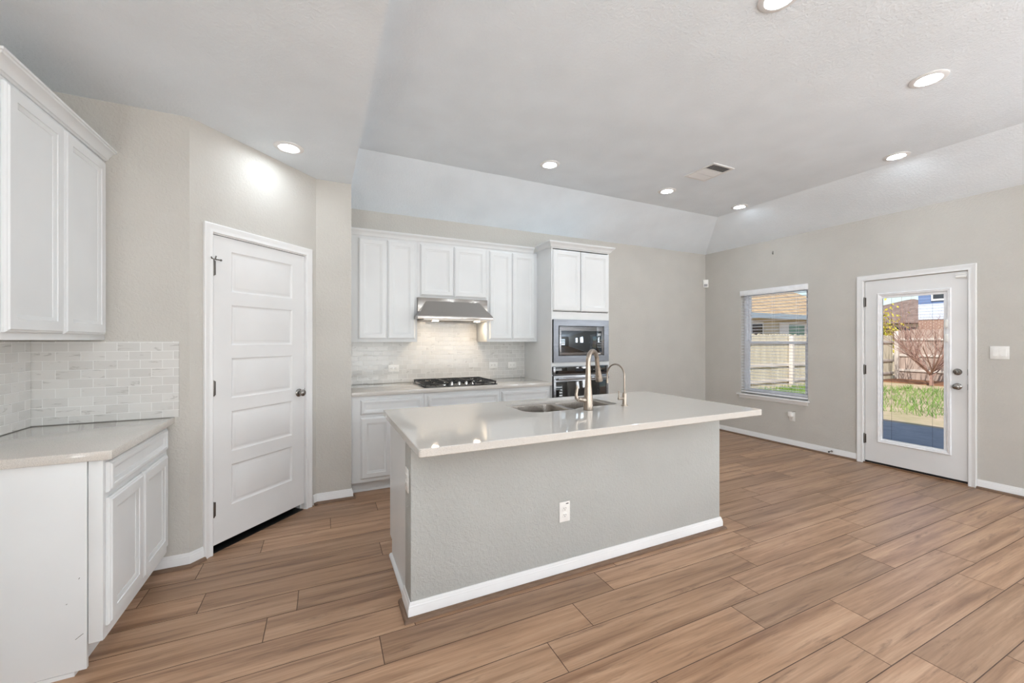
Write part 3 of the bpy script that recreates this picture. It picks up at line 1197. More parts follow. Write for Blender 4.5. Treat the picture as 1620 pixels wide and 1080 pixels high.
mb.box(TX0 + 0.018, TX1 - 0.018, 0.0, 0.018, 0.10, 0.34)
mb.build('cabinet_body', M['white'], t, smooth=False)
cab_door(t, TX0 + 0.012, 2.679, 1.700, 2.376, 0.0, fr=0.052)
cab_door(t, 2.686, TX1 - 0.012, 1.700, 2.376, 0.0, fr=0.052)
drawer_front(t, TX0 + 0.02, TX1 - 0.02, 0.125, 0.335, 0.0)
mb = MB()
mb.sweep([(TX0, 0.275), (TX0, 0), (TX1, 0), (TX1, DT)], [(-q[0] - 0.0006, q[1]) for q in CROWN], lambda p, q, cc: (p, q, cc + 2.396))
mb.build('crown_molding', M['white'], t)

# microwave
mw = thing('microwave', (0, YT, 0), 0, 'built-in stainless microwave with trim kit above the wall oven', 'microwave')
mb = MB()
X0, X1, Z0, Z1 = 2.312, 3.068, 1.126, 1.604
x0, x1, z0, z1 = 2.376, 3.000, 1.200, 1.534
for bx in ((X0, x0, Z0, Z1), (x1, X1, Z0, Z1), (x0, x1, Z0, z0), (x0, x1, z1, Z1)):
    mb.box(bx[0], bx[1], -0.026, -0.002, bx[2], bx[3])
bmesh.ops.remove_doubles(mb.bm, verts=mb.bm.verts[:], dist=1e-5)
mb.build('trim_kit', M['trimsteel'], mw, smooth=False)
mb = MB()
mb.box(X0 - 0.003, X0 - 0.0005, -0.024, -0.001, Z0 + 0.004, Z1 - 0.004)
mb.build('side_return', M['black'], mw, smooth=False)
mb = MB()
mb.box(X0 + 0.03, X1 - 0.03, 0.0005, 0.40, 1.14, 1.58)
mb.box(x0, x1, -0.012, -0.001, z0, z1)
mb.box(X0 + 0.001, X0 + 0.012, -0.0018, -0.0008, Z0 + 0.005, Z1 - 0.005)
mb.build('oven_case', M['black'], mw, smooth=False)
mb = MB()
e = 0.008
mb.box(x0 + e, 2.884, -0.032, -0.0125, z0 + e, z1 - e, 0.002)
dr = mb.build('door', M['steel'], mw)
mb = MB()
mb.box(2.408, 2.882, -0.0345, -0.0322, 1.236, 1.479, 0.0008)
mb.build('door_glass', M['mirrorglass'], dr)
mb = MB()
mb.box(2.887, x1 - e, -0.032, -0.0125, z0 + e, z1 - e, 0.002)
cp = mb.build('control_panel', M['steel'], mw)
mb = MB()
mb.box(2.8872, 2.958, -0.0345, -0.0322, 1.236, 1.479, 0.0008)
gp = mb.build('panel_glass', M['mirrorglass'], cp)
mb = MB()
for r_ in range(4):
    for c_ in range(3):
        mb.box(2.897 + c_ * 0.020, 2.909 + c_ * 0.020, -0.0352, -0.0346, 1.290 + r_ * 0.026, 1.298 + r_ * 0.026)
mb.build('key_marks', m_simple('grey_key_print', (150, 156, 160), 0.4), gp, smooth=False)
mb = MB()
mb.box(2.9, 2.945, -0.0352, -0.0346, 1.425, 1.452)
mb.build('clock_display', m_simple('display_window', (28, 36, 40), 0.1), gp, smooth=False)
mb = MB()
mb.box(2.900, 2.942, -0.0335, -0.0321, 1.215, 1.222)
mb.build('start_button', M['plastic'], cp, smooth=False)

# wall oven
ov = thing('wall_oven', (0, YT, 0), 0, 'stainless and black glass wall oven below the microwave', 'oven')
mb = MB()
mb.box(2.345, 3.045, 0.0005, 0.52, 0.385, 1.075)
mb.build('oven_case', M['black'], ov, smooth=False)
mb = MB()
mb.box(2.312, 3.062, -0.024, -0.002, 0.990, 1.0855, 0.002)
cpo = mb.build('control_panel', M['steel'], ov)
mb = MB()
mb.box(2.338, 3.036, -0.0265, -0.0242, 1.000, 1.079, 0.0006)
cg = mb.build('panel_glass', M['blackglass'], cpo)
mb = MB()
mb.box(2.600, 2.700, -0.0272, -0.0266, 1.022, 1.058)
mb.build('clock_display', m_simple('oven_display', (34, 38, 46), 0.1), cg, smooth=False)
okp = m_simple('oven_key_print', (120, 124, 128), 0.4)
for k in range(5):
    mb = MB()
    mb.box(2.74 + k * 0.05, 2.765 + k * 0.05, -0.0272, -0.0266, 1.036, 1.042)
    mb.build('key_mark', okp, cg, smooth=False)
mb = MB()
mb.box(2.312, 3.062, -0.030, -0.002, 0.385, 0.984, 0.003)
od = mb.build('door', M['steel'], ov)
for z0_, z1_ in ((0.39, 0.980), (0.993, 1.082)):
    mb = MB()
    mb.box(2.309, 2.3115, -0.022, -0.001, z0_, z1_)
    mb.build('side_return', M['black'], ov, smooth=False)
mb = MB()
mb.box(2.340, 3.032, -0.0325, -0.0302, 0.470, 0.919, 0.0008)
mb.build('door_glass', M['blackglass'], od)
mb = MB()
mb.tube([(2.345, -0.064, 0.947), (3.029, -0.064, 0.947)], 0.0135, 14)
mb.tube([(2.372, -0.064, 0.947), (2.372, -0.0302, 0.947)], 0.009, 10)
mb.tube([(3.002, -0.064, 0.947), (3.002, -0.0302, 0.947)], 0.009, 10)
mb.build('handle', M['steel'], od)

# ------------------------------------------------------------------ range hood
hd = thing('range_hood', (0, 0, 0), 0, 'stainless under-cabinet range hood over the gas cooktop', 'range hood')
mb = MB()
mb.box(0.9015, 1.6635, 4.112, YB - 0.009, 1.5935, 1.811, 0.002)
mb.build('hood_box', M['hoodsteel'], hd)
mb = MB()
lo = [(0.866, 4.110, 1.618), (0.866, 3.950, 1.618), (1.662, 3.950, 1.618), (1.662, 4.110, 1.618)]
hi = [(0.985, 4.1105, 1.775), (0.985, 4.085, 1.775), (1.552, 4.085, 1.775), (1.552, 4.1105, 1.775)]
mb.rings([lo, hi])
mb.build('canopy', M['hoodsteel'], hd, smooth=False)
mb = MB()
mb.box(0.866, 1.662, 3.950, 4.111, 1.586, 1.6175, 0.0015)
rim = mb.build('rim', M['hoodsteel'], hd)
for k in range(5):
    mb = MB()
    mb.lathe([(0.0065, 0), (0.0065, -0.003), (0.005, -0.004)], (1.236 + k * 0.021, 3.9495, 1.602), 'y', 12)
    mb.build('button', M['satin'], rim)
mb = MB()
mb.box(0.930, 1.640, 3.985, 4.44, 1.5795, 1.5855)
for k in range(22):
    xx = 1.16 + k * 0.0155
    mb.box(xx, xx + 0.007, 4.05, 4.40, 1.5765, 1.5795)
mb.build('baffle_filter', M['sinksteel'], hd, smooth=False)
for lx in (1.095, 1.560):
    mb = MB()
    mb.lathe([(0.040, 0), (0.040, -0.003), (0.035, -0.0035)], (lx, 4.165, 1.5793), 'z', 20)
    hl = mb.build('hood_lamp', M['satin'], hd)
    mb = MB()
    mb.lathe([(0.033, -0.0037), (0.033, -0.0045), (0.026, -0.006)], (lx, 4.165, 1.5793), 'z', 20)
    mb.build('lamp_lens', M['hoodlens'], hl)

# ------------------------------------------------------------------ gas cooktop
ck = thing('gas_cooktop', (0, 0, 0.9143), 0, 'black five-burner gas cooktop set into the quartz counter', 'cooktop')
mb = MB()
mb.box(0.905, 1.668, 3.845, 4.372, 0.0, 0.011, 0.004)
mb.build('cooktop_pan', M['blackglass'], ck)


def grate(x0, x1, y0, y1):
    mb = MB()
    z0, z1, w = 0.026, 0.040, 0.012
    for bx in ((x0, x1, y0, y0 + w), (x0, x1, y1 - w, y1), (x0, x0 + w, y0 + w, y1 - w), (x1 - w, x1, y0 + w, y1 - w)):
        mb.box(bx[0], bx[1], bx[2], bx[3], z0, z1, 0.003)
    ym = (y0 + y1) / 2
    xm = (x0 + x1) / 2
    mb.box(x0 + w, x1 - w, ym - w / 2, ym + w / 2, z0, z1, 0.002)
    for yy in ((y0 + ym) / 2, (y1 + ym) / 2):
        for (a, b) in ((x0 + w, xm - 0.03), (xm + 0.03, x1 - w)):
            mb.box(a, b, yy - 0.005, yy + 0.005, z0 + 0.003, z1 + 0.003, 0.002)
        for (a, b) in ((yy - 0.115 if yy > ym else y0 + w, yy - 0.03), (yy + 0.03, yy + 0.1)):
            a = max(a, y0 + w)
            b = min(b, y1 - w)
            if b - a > 0.02:
                mb.box(xm - 0.005, xm + 0.005, a, b, z0 + 0.003, z1 + 0.003, 0.002)
    for px in (x0 + 0.002, x1 - 0.014):
        for py in (y0 + 0.002, y1 - 0.014):
            mb.box(px, px + 0.012, py, py + 0.012, 0.0113, z0 + 0.002)
    return mb.build('grate', M['iron'], ck)


grate(0.912, 1.160, 3.862, 4.362)
grate(1.166, 1.408, 3.985, 4.362)
grate(1.414, 1.661, 3.862, 4.362)
for bx, by, br in ((1.036, 3.985, 0.036), (1.036, 4.245, 0.044), (1.287, 4.175, 0.055), (1.538, 3.985, 0.036), (1.538, 4.245, 0.044)):
    mb = MB()
    mb.lathe([(br + 0.012, 0.0113), (br + 0.010, 0.015), (br, 0.017), (br, 0.022), (br * 0.8, 0.024)], (bx, by, 0), 'z', 20)
    mb.build('burner', M['iron'], ck)
for k in range(5):
    kx = 1.118 + k * 0.0765
    mb = MB()
    mb.lathe([(0.020, 0.0113), (0.020, 0.018), (0.016, 0.022), (0.015, 0.033), (0.013, 0.036)], (kx, 3.905, 0), 'z', 20)
    mb.box(kx - 0.004, kx + 0.004, 3.888, 3.922, 0.032, 0.044, 0.002)
    mb.build('knob', M['chrome'], ck)

# ------------------------------------------------------------------ island
isl = thing('kitchen_island', (0, 0, 0), 0, 'island with a textured greige half wall facing the room and white cabinets behind', 'island')
IX0, IX1, IY0, IY1 = 0.405, 2.645, 2.010, 2.150
mb = MB()
mb.box(IX0, IX1, IY0, IY1, 0.0, 0.8755, 0.006)
mb.build('half_wall', M['islandpaint'], isl)
ip = [(IX0, IY1 + 0.015), (IX0, IY0), (IX1, IY0), (IX1, IY1 + 0.015)]
mb = MB()
mb.sweep(ip, [(-q[0] - 0.0003, q[1] + 0.0005) for q in BASE], XYZ)
mb.build('baseboard', M['trim'], isl)
mb = MB()
mb.sweep(ip, [(-q[0] - 0.0003, q[1] + 0.0003) for q in SHOE], XYZ)
mb.build('shoe_molding', M['shoe'], isl)
mb = MB()
# hollow cabinet carcass (open above for the sink)
CX0, CX1, CY0, CY1 = 0.418, 2.632, 2.151, 2.735
poly = [(CY0, 0.0), (CY0, 0.8755), (CY1, 0.8755), (CY1, 0.10), (CY1 - 0.075, 0.10), (CY1 - 0.075, 0.0)]
for xa, xb in ((CX0, CX0 + 0.018), (CX1 - 0.018, CX1)):
    mb.prism(poly, xa, xb, lambda p, q, c: (c, p, q))
mb.box(CX0 + 0.018, CX1 - 0.018, CY1 - 0.018, CY1, 0.10, 0.8755)
mb.box(CX0 + 0.018, CX1 - 0.018, CY0, CY1 - 0.018, 0.10, 0.118)
mb.box(CX0 + 0.018, CX1 - 0.018, CY1 - 0.093, CY1 - 0.075, 0.0, 0.10)
mb.build('cabinet_body', M['white'], isl, smooth=False)
mb = MB()
mb.sweep([(CX0, CY1 - 0.075), (CX0, CY0 + 0.03)], [(-q[0], q[1]) for q in QR], XYZ)
mb.build('end_molding', M['white'], isl)
for k in range(6):
    xa = CX0 + 0.02 + k * 0.363
    mb = MB()
    mb.panel_slab(-xa - 0.350, 0.13, 0.345, 0.55, 0.019, [(-xa - 0.350 + 0.05, 0.18, -xa - 0.005 - 0.05, 0.63)], DOOR_PROF, DOOR_OUT, y0=-0.0006)
    o = mb.build('door', M['white'], isl)
    o.location = (0, CY1, 0)
    o.rotation_euler = (0, 0, R(180))


def rounded_poly(pts, n=8):
    out = []
    m = len(pts)
    for i in range(m):
        p = Vector(pts[i][:2])
        r_ = pts[i][2]
        a = (Vector(pts[i - 1][:2]) - p).normalized()
        b = (Vector(pts[(i + 1) % m][:2]) - p).normalized()
        ang = math.acos(max(-1, min(1, a.dot(b))))
        d = r_ / math.tan(ang / 2)
        s, e = p + a * d, p + b * d
        c = p + (a + b).normalized() * (r_ / math.sin(ang / 2))
        a0 = math.atan2(s.y - c.y, s.x - c.x)
        a1 = math.atan2(e.y - c.y, e.x - c.x)
        da = (a1 - a0 + math.pi) % (2 * math.pi) - math.pi
        for k in range(n + 1):
            t_ = a0 + da * k / n
            out.append((c.x + r_ * math.cos(t_), c.y + r_ * math.sin(t_)))
    return out


def offset_poly(pts, d):
    m = len(pts)
    out = []
    for i in range(m):
        p, a, b = Vector(pts[i]), Vector(pts[i - 1]), Vector(pts[(i + 1) % m])
        t_ = (b - a)
        if t_.length < 1e-9:
            out.append(tuple(p))
            continue
        t_.normalize()
        nrm = Vector((-t_.y, t_.x))
        out.append((p.x + nrm.x * d, p.y + nrm.y * d))
    return out


HOLE = rounded_poly([(1.190, 2.245, 0.12), (1.520, 2.245, 0.10), (1.620, 2.295, 0.10), (1.965, 2.295, 0.07), (1.965, 2.645, 0.07), (1.190, 2.645, 0.08)], 8)


def plate_with_holes(mb, outer, holes, z):
    edges = []
    for lp in [outer] + holes:
        vs = [mb.v(p[0], p[1], z) for p in lp]
        for i in range(len(vs)):
            edges.append(mb.bm.edges.new((vs[i], vs[(i + 1) % len(vs)])))
    bmesh.ops.triangle_fill(mb.bm, use_beauty=True, use_dissolve=False, edges=edges)


OUT = rounded_poly([(0.378, 1.705, 0.012), (2.660, 1.705, 0.012), (2.660, 2.775, 0.012), (0.378, 2.775, 0.012)], 5)
mb = MB()
oi = offset_poly(OUT, 0.003)
plate_with_holes(mb, oi, [offset_poly(HOLE, -0.002)], 0.914)
plate_with_holes(mb, oi, [HOLE], 0.876)
mb.rings([[(p[0], p[1], 0.914) for p in oi], [(p[0], p[1], 0.911) for p in OUT], [(p[0], p[1], 0.879) for p in OUT], [(p[0], p[1], 0.876) for p in oi]], True, False)
hi_ = offset_poly(HOLE, -0.002)
mb.rings([[(p[0], p[1], 0.914) for p in hi_], [(p[0], p[1], 0.912) for p in HOLE], [(p[0], p[1], 0.876) for p in HOLE]], True, False)
bmesh.ops.remove_doubles(mb.bm, verts=mb.bm.verts[:], dist=1e-6)
o = mb.build('countertop', M['quartz'], ang=25)
tag(o, 'large pale quartz island countertop with the double sink cut in', 'countertop')

sk = thing('kitchen_sink', (0, 0, 0), 0, 'undermount stainless double bowl sink in the island counter', 'sink')
B1 = rounded_poly([(1.200, 2.256, 0.11), (1.548, 2.256, 0.08), (1.562, 2.634, 0.06), (1.200, 2.634, 0.07)], 7)
B2 = rounded_poly([(1.590, 2.306, 0.06), (1.955, 2.306, 0.06), (1.955, 2.634, 0.06), (1.590, 2.634, 0.06)], 7)
FL = offset_poly(HOLE, 0.001)
mb = MB()
plate_with_holes(mb, FL, [B1, B2], 0.8975)
plate_with_holes(mb, FL, [B1, B2], 0.8960)
mb.build('flange', M['sinksteel'], sk, smooth=False)
for BB, zb, dc in ((B1, 0.690, (1.375, 2.46)), (B2, 0.715, (1.77, 2.475))):
    mb = MB()
    cx_ = sum(p[0] for p in BB) / len(BB)
    cy_ = sum(p[1] for p in BB) / len(BB)
    rings = []
    for k, zz in ((1.0, 0.8973), (0.995, 0.890), (0.975, zb + 0.05), (0.955, zb + 0.02), (0.92, zb + 0.005), (0.86, zb)):
        rings.append([(cx_ + (p[0] - cx_) * k, cy_ + (p[1] - cy_) * k, zz) for p in BB])
    n0 = len(rings[0])
    rv = [[mb.v(*p) for p in r_] for r_ in rings]
    for a, b in zip(rv[:-1], rv[1:]):
        for j in range(n0):
            mb.face([a[j], a[(j + 1) % n0], b[(j + 1) % n0], b[j]])
    mb.face(rv[-1])
    bo = mb.build('bowl', M['sinksteel'], sk, ang=60)
    sm = bo.modifiers.new('wall', 'SOLIDIFY')
    sm.thickness = 0.0015
    mb = MB()
    mb.lathe([(0.045, 0.0006), (0.044, 0.003), (0.034, 0.003), (0.030, 0.0012)], (dc[0], dc[1], zb), 'z', 24)
    mb.build('drain', M['steel'], bo)

# pull-down faucet
FX, FY, FZ = 1.603, 2.190, 0.9143
fc = thing('kitchen_faucet', (FX, FY, FZ), 0, 'tall brushed nickel pull-down faucet at the sink', 'faucet')
mb = MB()
mb.lathe([(0.031, 0), (0.032, 0.004), (0.031, 0.030), (0.030, 0.075), (0.027, 0.10), (0.022, 0.16), (0.018, 0.22), (0.0155, 0.29)], (0, 0, 0), 'z', 28)
mb.build('faucet_body', M['nickel'], fc, ang=60)
da = Vector((0.17, 0.09)).normalized()
pts, rad = [], []
Ra = 0.068
zt = 0.318
for i in range(15):
    th = math.pi * 1.0 * i / 14
    hx = Ra * (1 - math.cos(th))
    pts.append((da.x * hx, da.y * hx, zt + Ra * math.sin(th)))
    rad.append(0.0155)
pts.insert(0, (0, 0, 0.289))
rad.insert(0, 0.0155)
hx = 2 * Ra + 0.012
pts.append((da.x * hx, da.y * hx, zt - 0.045))
rad.append(0.0150)
mb = MB()
mb.tube(pts, rad, 18)
mb.build('spout', M['nickel'], fc, ang=60)
p0 = Vector(pts[-1])
dd = (p0 - Vector(pts[-2])).normalized()
mb = MB()
seq = [(0.0, 0.0168), (0.012, 0.0175), (0.03, 0.0185), (0.075, 0.0235), (0.095, 0.0255), (0.100, 0.0245), (0.101, 0.018)]
mb.tube([tuple(p0 + dd * s_) for s_, _ in seq], [r_ for _, r_ in seq], 20)
sh = mb.build('spray_head', M['nickel'], fc, ang=50)
mb = MB()
bp = p0 + dd * 0.055
mb.box(bp.x + da.x * 0.018 - 0.004, bp.x + da.x * 0.018 + 0.006, bp.y + da.y * 0.018 - 0.006, bp.y + da.y * 0.018 + 0.006, bp.z - 0.014, bp.z + 0.014, 0.003)
mb.build('spray_button', M['satin'], sh)
mb = MB()
mb.tube([(-0.024, 0.0, 0.066), (-0.050, 0.004, 0.070), (-0.072, 0.008, 0.074)], [0.017, 0.0165, 0.014], 16)
lv = [(-0.072, 0.008, 0.066), (-0.086, 0.010, 0.082), (-0.088, 0.010, 0.105), (-0.083, 0.010, 0.130), (-0.080, 0.010, 0.150), (-0.083, 0.010, 0.164)]
mb.tube(lv, [0.011, 0.012, 0.010, 0.009, 0.0085, 0.004], 12)
mb.build('lever_handle', M['nickel'], fc, ang=60)

# filtered water faucet
ff = thing('filter_faucet', (1.935, 2.219, 0.9143), 0, 'slim brushed nickel filtered-water faucet beside the main faucet', 'faucet')
mb = MB()
mb.lathe([(0.024, 0), (0.024, 0.005), (0.016, 0.008), (0.0145, 0.02), (0.0145, 0.085), (0.012, 0.090), (0.008, 0.092)], (0, 0, 0), 'z', 20)
mb.build('faucet_body', M['nickel'], ff)
db = Vector((-0.02, 0.16)).normalized()
pts = [(0, 0, 0.09), (0, 0, 0.195)]
Rb = 0.082
for i in range(1, 17):
    th = math.pi * i / 16
    hx = Rb * (1 - math.cos(th))
    pts.append((db.x * hx, db.y * hx, 0.205 + Rb * math.sin(th)))
pts.append((db.x * 2 * Rb, db.y * 2 * Rb, 0.170))
mb = MB()
mb.tube(pts, 0.0062, 12)
e_ = pts[-1]
mb.tube([(e_[0], e_[1], 0.172), (e_[0], e_[1], 0.145)], 0.0082, 12)
mb.build('spout', M['nickel'], ff, ang=60)
mb = MB()
mb.tube([(-0.013, 0.0, 0.052), (-0.050, 0.006, 0.052)], 0.0095, 12)
mb.tube([(-0.044, 0.005, 0.052), (-0.046, 0.006, 0.105)], 0.0048, 10)
mb.build('lever_handle', M['nickel'], ff, ang=60)

# ------------------------------------------------------------------ outlets and switches
def outlet(loc, rotz, label, horizontal=False, group=None):
    """plate in local xz plane facing -y"""
    o = thing('wall_outlet', loc, rotz, label, 'outlet', group)
    mb = MB()
    w, h_ = (0.0575, 0.0365) if horizontal else (0.0365, 0.0585)
    mb.box(-w, w, -0.0062, -0.0008, -h_, h_, 0.0022)
    mb.build('cover_plate', M['plastic'], o)
    for sgn in (-1, 1):
        mb = MB()
        cx_, cz_ = (0.0195 * sgn, 0) if horizontal else (0, 0.0195 * sgn)
        ow, oh = (0.0135, 0.0165) if horizontal else (0.0165, 0.0135)
        mb.box(cx_ - ow, cx_ + ow, -0.0078, -0.0063, cz_ - oh, cz_ + oh, 0.0006)
        rc = mb.build('receptacle', M['plastic'], o)
        mb = MB()
        if horizontal:
            for dz_ in (-0.0062, 0.0062):
                mb.box(cx_ - 0.001, cx_ + 0.0065, -0.0083, -0.0079, cz_ + dz_ - 0.0011, cz_ + dz_ + 0.0011)
            mb.lathe([(0.0024, 0), (0.0024, 0.0004)], (cx_ - 0.0075, -0.0083, cz_), 'y', 10)
        else:
            for dx_ in (-0.0062, 0.0062):
                mb.box(cx_ + dx_ - 0.0011, cx_ + dx_ + 0.0011, -0.0083, -0.0079, cz_ - 0.001, cz_ + 0.0065)
            mb.lathe([(0.0024, 0), (0.0024, 0.0004)], (cx_, -0.0083, cz_ - 0.0075), 'y', 10)
        mb.build('slots', M['slot'], rc, smooth=False)
    mb = MB()
    mb.lathe([(0.003, 0), (0.0025, -0.0006)], (0, -0.0063, 0), 'y', 10)
    mb.build('screw', M['plastic'], o)
    return o


YT_ = YB - 0.0085
outlet((0.716, YT_, 1.072), 0, 'white outlet set sideways in the cooktop backsplash on the pantry side', True)
outlet((1.874, YT_, 1.077), 0, 'white outlet set sideways in the backsplash just past the cooktop', True)
outlet((2.125, YT_, 1.072), 0, 'white outlet set sideways in the backsplash nearest the oven tower', True)
o = outlet((1.299, IY0 - 0.0005, 0.368), 0, 'white outlet low on the front of the island half wall')
mb = MB()
mb.box(0.008, 0.026, -0.0066, -0.0062, 0.044, 0.049)
mb.build('tamper_mark', M['slot'], o, smooth=False)
outlet((IX0 - 0.0005, 2.082, 0.665), R(-90), 'white outlet on the end of the island half wall')
outlet((XR - 0.0005, 3.155, 0.385), ROTR, 'white outlet on the wall under the window')
# plugged-in adapter in that outlet
pa = thing('plug_adapter', (XR - 0.0005, 3.155, 0.385), ROTR, 'small white adapter plugged into the outlet under the window', 'adapter')
mb = MB()
mb.box(-0.030, 0.016, -0.046, -0.0092, 0.000, 0.062, 0.005)
mb.build('adapter_body', M['plastic'], pa)
mb = MB()
mb.tube([(0.012, -0.025, 0.060), (0.030, -0.022, 0.072), (0.044, -0.006, 0.074)], 0.002, 8)
mb.build('antenna', M['hinge'], pa)

sw = thing('light_switch', (XR - 0.0005, 1.387, 1.262), ROTR, 'white two-gang rocker light switch beside the glazed door', 'light switch')
mb = MB()
mb.box(-0.058, 0.058, -0.0062, -0.0004, -0.058, 0.058, 0.0022)
mb.build('cover_plate', M['plastic'], sw)
for sx_, tz in ((-0.023, 0.0), (0.023, 0.004)):
    mb = MB()
    mb.rings([[(sx_ - 0.0165, -0.0064, -0.033), (sx_ + 0.0165, -0.0064, -0.033), (sx_ + 0.0165, -0.0064, 0.033), (sx_ - 0.0165, -0.0064, 0.033)],
              [(sx_ - 0.0160, -0.0110, -0.0325), (sx_ + 0.0160, -0.0110, -0.0325), (sx_ + 0.0160, -0.0076, 0.0325), (sx_ - 0.0160, -0.0076, 0.0325)]])
    mb.build('rocker', M['plastic'], sw, smooth=False)

# corner motion sensor
ms = thing('motion_sensor', (XR - 0.004, YB - 0.004, 2.205), R(-45), 'white motion sensor high in the corner past the window', 'sensor')
mb = MB()
mb.rings([[(-0.040, -0.030, z_), (-0.034, -0.062, z_), (0.034, -0.062, z_), (0.040, -0.030, z_), (0.012, 0.0 - 0.004, z_), (-0.012, -0.004, z_)] for z_ in (0.0, 0.118)])
mb.build('sensor_body', M['plastic'], ms, smooth=False)
mb = MB()
mb.box(-0.024, 0.024, -0.0655, -0.0622, 0.012, 0.050, 0.001)
mb.build('sensor_lens', m_simple('grey_sensor_lens', (150, 150, 152), 0.3), ms)
# small wall hook up high
hk = thing('wall_hook', (XR - 0.0005, 3.400, 2.556), ROTR, 'tiny metal hook high on the wall above the window', 'hook')
mb = MB()
mb.box(-0.005, 0.005, -0.004, -0.0002, -0.025, 0.022, 0.001)
mb.build('hook_plate', M['satin'], hk)
mb = MB()
mb.tube([(0, -0.004, -0.008), (0, -0.014, -0.016), (0, -0.020, -0.010), (0, -0.020, 0.0)], 0.0022, 8)
mb.build('hook_arm', M['hinge'], hk)
# spring door stop on the baseboard
st = thing('door_stop', (XR - 0.0145, 2.70, 0.050), ROTR, 'small dark door stop on the baseboard under the window side of the door', 'door stop')
mb = MB()
mb.lathe([(0.011, 0), (0.011, -0.004), (0.006, -0.006), (0.005, -0.055)], (0, 0, 0), 'y', 12)
mb.build('stop_rod', M['satin'], st)
mb = MB()
mb.lathe([(0.0075, -0.0552), (0.0085, -0.060), (0.0085, -0.068), (0.006, -0.071)], (0, 0, 0), 'y', 12)
mb.build('rubber_tip', M['black'], st)

# ------------------------------------------------------------------ ceiling lights and vent
def make_can(loc, label):
    o = thing('recessed_light', loc, 0, label, 'ceiling light', 'recessed LED ceiling lights')
    mb = MB()
    prof = [(0.058, -0.0005), (0.0585, -0.005), (0.066, -0.0095), (0.086, -0.0085), (0.094, -0.004), (0.095, -0.0005)]
    mb.rings([[(r_ * math.cos(2 * math.pi * k / 40), r_ * math.sin(2 * math.pi * k / 40), z_) for k in range(40)] for r_, z_ in prof], True, False, True)
    mb.build('trim_ring', M['trim'], o)
    mb = MB()
    mb.lathe([(0.0575, -0.0008), (0.0575, -0.0040), (0.050, -0.0050)], (0, 0, 0), 'z', 40)
    mb.build('lens', M['lens'], o, smooth=False)
    return o


cans = [
    ((-0.195, 3.236, CL), 'round recessed light on the low ceiling in front of the pantry door'),
    ((1.983, 3.318, CH), 'round recessed light over the aisle in front of the cooktop and oven tower'),
    ((3.522, 3.341, CH), 'round recessed light just past the ceiling vent'),
    ((4.760, 3.341, CH), 'round recessed light nearest the room corner by the window'),
    ((4.740, 1.807, CH), 'round recessed light in front of the glazed back door'),
    ((3.525, 1.184, CH), 'largest-looking round recessed light, over the open floor'),
    ((2.028, 1.215, CH), 'round recessed light cut by the top edge of the photo'),
    ((-0.20, 1.50, CL), 'added unseen recessed light on the low ceiling near the corner cabinets, overhead'),  # this and the next two: unseen lamps added to brighten the room
    ((-0.20, -0.60, CL), 'added unseen recessed light on the low ceiling, farthest from the pantry door'),
    ((2.02, -0.80, CH), 'added unseen recessed light over the living side'),
]
proto = make_can(*cans[0])
for loc, lb in cans[1:]:
    c = copy_tree(proto)
    c.location = loc
    c['label'] = lb

# the pantry light runs dimmer than the rest
for ch in proto.children:
    if ch.name.startswith('lens'):
        ch.data = ch.data.copy()
        ch.data.materials[0] = m_emit('dimmed_led_lens', (0.86, 0.94, 1.0, 1), LAMP_RADIANCE * 0.7)

vt = thing('ceiling_vent', (3.5025, 2.785, CH), R(0), 'white rectangular air vent in the raised ceiling', 'vent')
mb = MB()
vw, vl = 0.125, 0.150
for bx in ((-vw - 0.022, -vw, -vl - 0.022, vl + 0.022), (vw, vw + 0.022, -vl - 0.022, vl + 0.022), (-vw, vw, -vl - 0.022, -vl), (-vw, vw, vl, vl + 0.022)):
    mb.box(bx[0], bx[1], bx[2], bx[3], -0.009, -0.0005)
mb.box(-vw, vw, -0.056, -0.044, -0.008, -0.002)
mb.box(-vw, vw, 0.046, 0.058, -0.008, -0.002)
bmesh.ops.remove_doubles(mb.bm, verts=mb.bm.verts[:], dist=1e-5)
mb.build('vent_frame', M['trim'], vt, smooth=False)
mb = MB()
mb.box(-vw, vw, -vl, vl, -0.0012, -0.0004)
mb.build('vent_cavity', m_simple('vent_cavity_grey', (96, 96, 98), 0.8), vt, smooth=False)
mb = MB()
for k in range(6):
    yy = -vl + 0.006 + k * 0.0165
    mb.rings([[(X, yy, -0.002), (X, yy + 0.002, -0.002), (X, yy - 0.008, -0.009), (X, yy - 0.010, -0.009)] for X in (-vw, vw)])
for k in range(6):
    yy = -0.038 + k * 0.0150
    mb.rings([[(X, yy, -0.002), (X, yy + 0.0022, -0.002), (X, yy + 0.010, -0.009), (X, yy + 0.0078, -0.009)] for X in (-vw, vw)])
for k in range(5):
    yy = 0.066 + k * 0.0175
    mb.rings([[(X, yy, -0.002), (X, yy + 0.002, -0.002), (X, yy + 0.010, -0.009), (X, yy + 0.008, -0.009)] for X in (-vw, vw)])
mb.build('vent_louvers', M['trim'], vt, smooth=False)

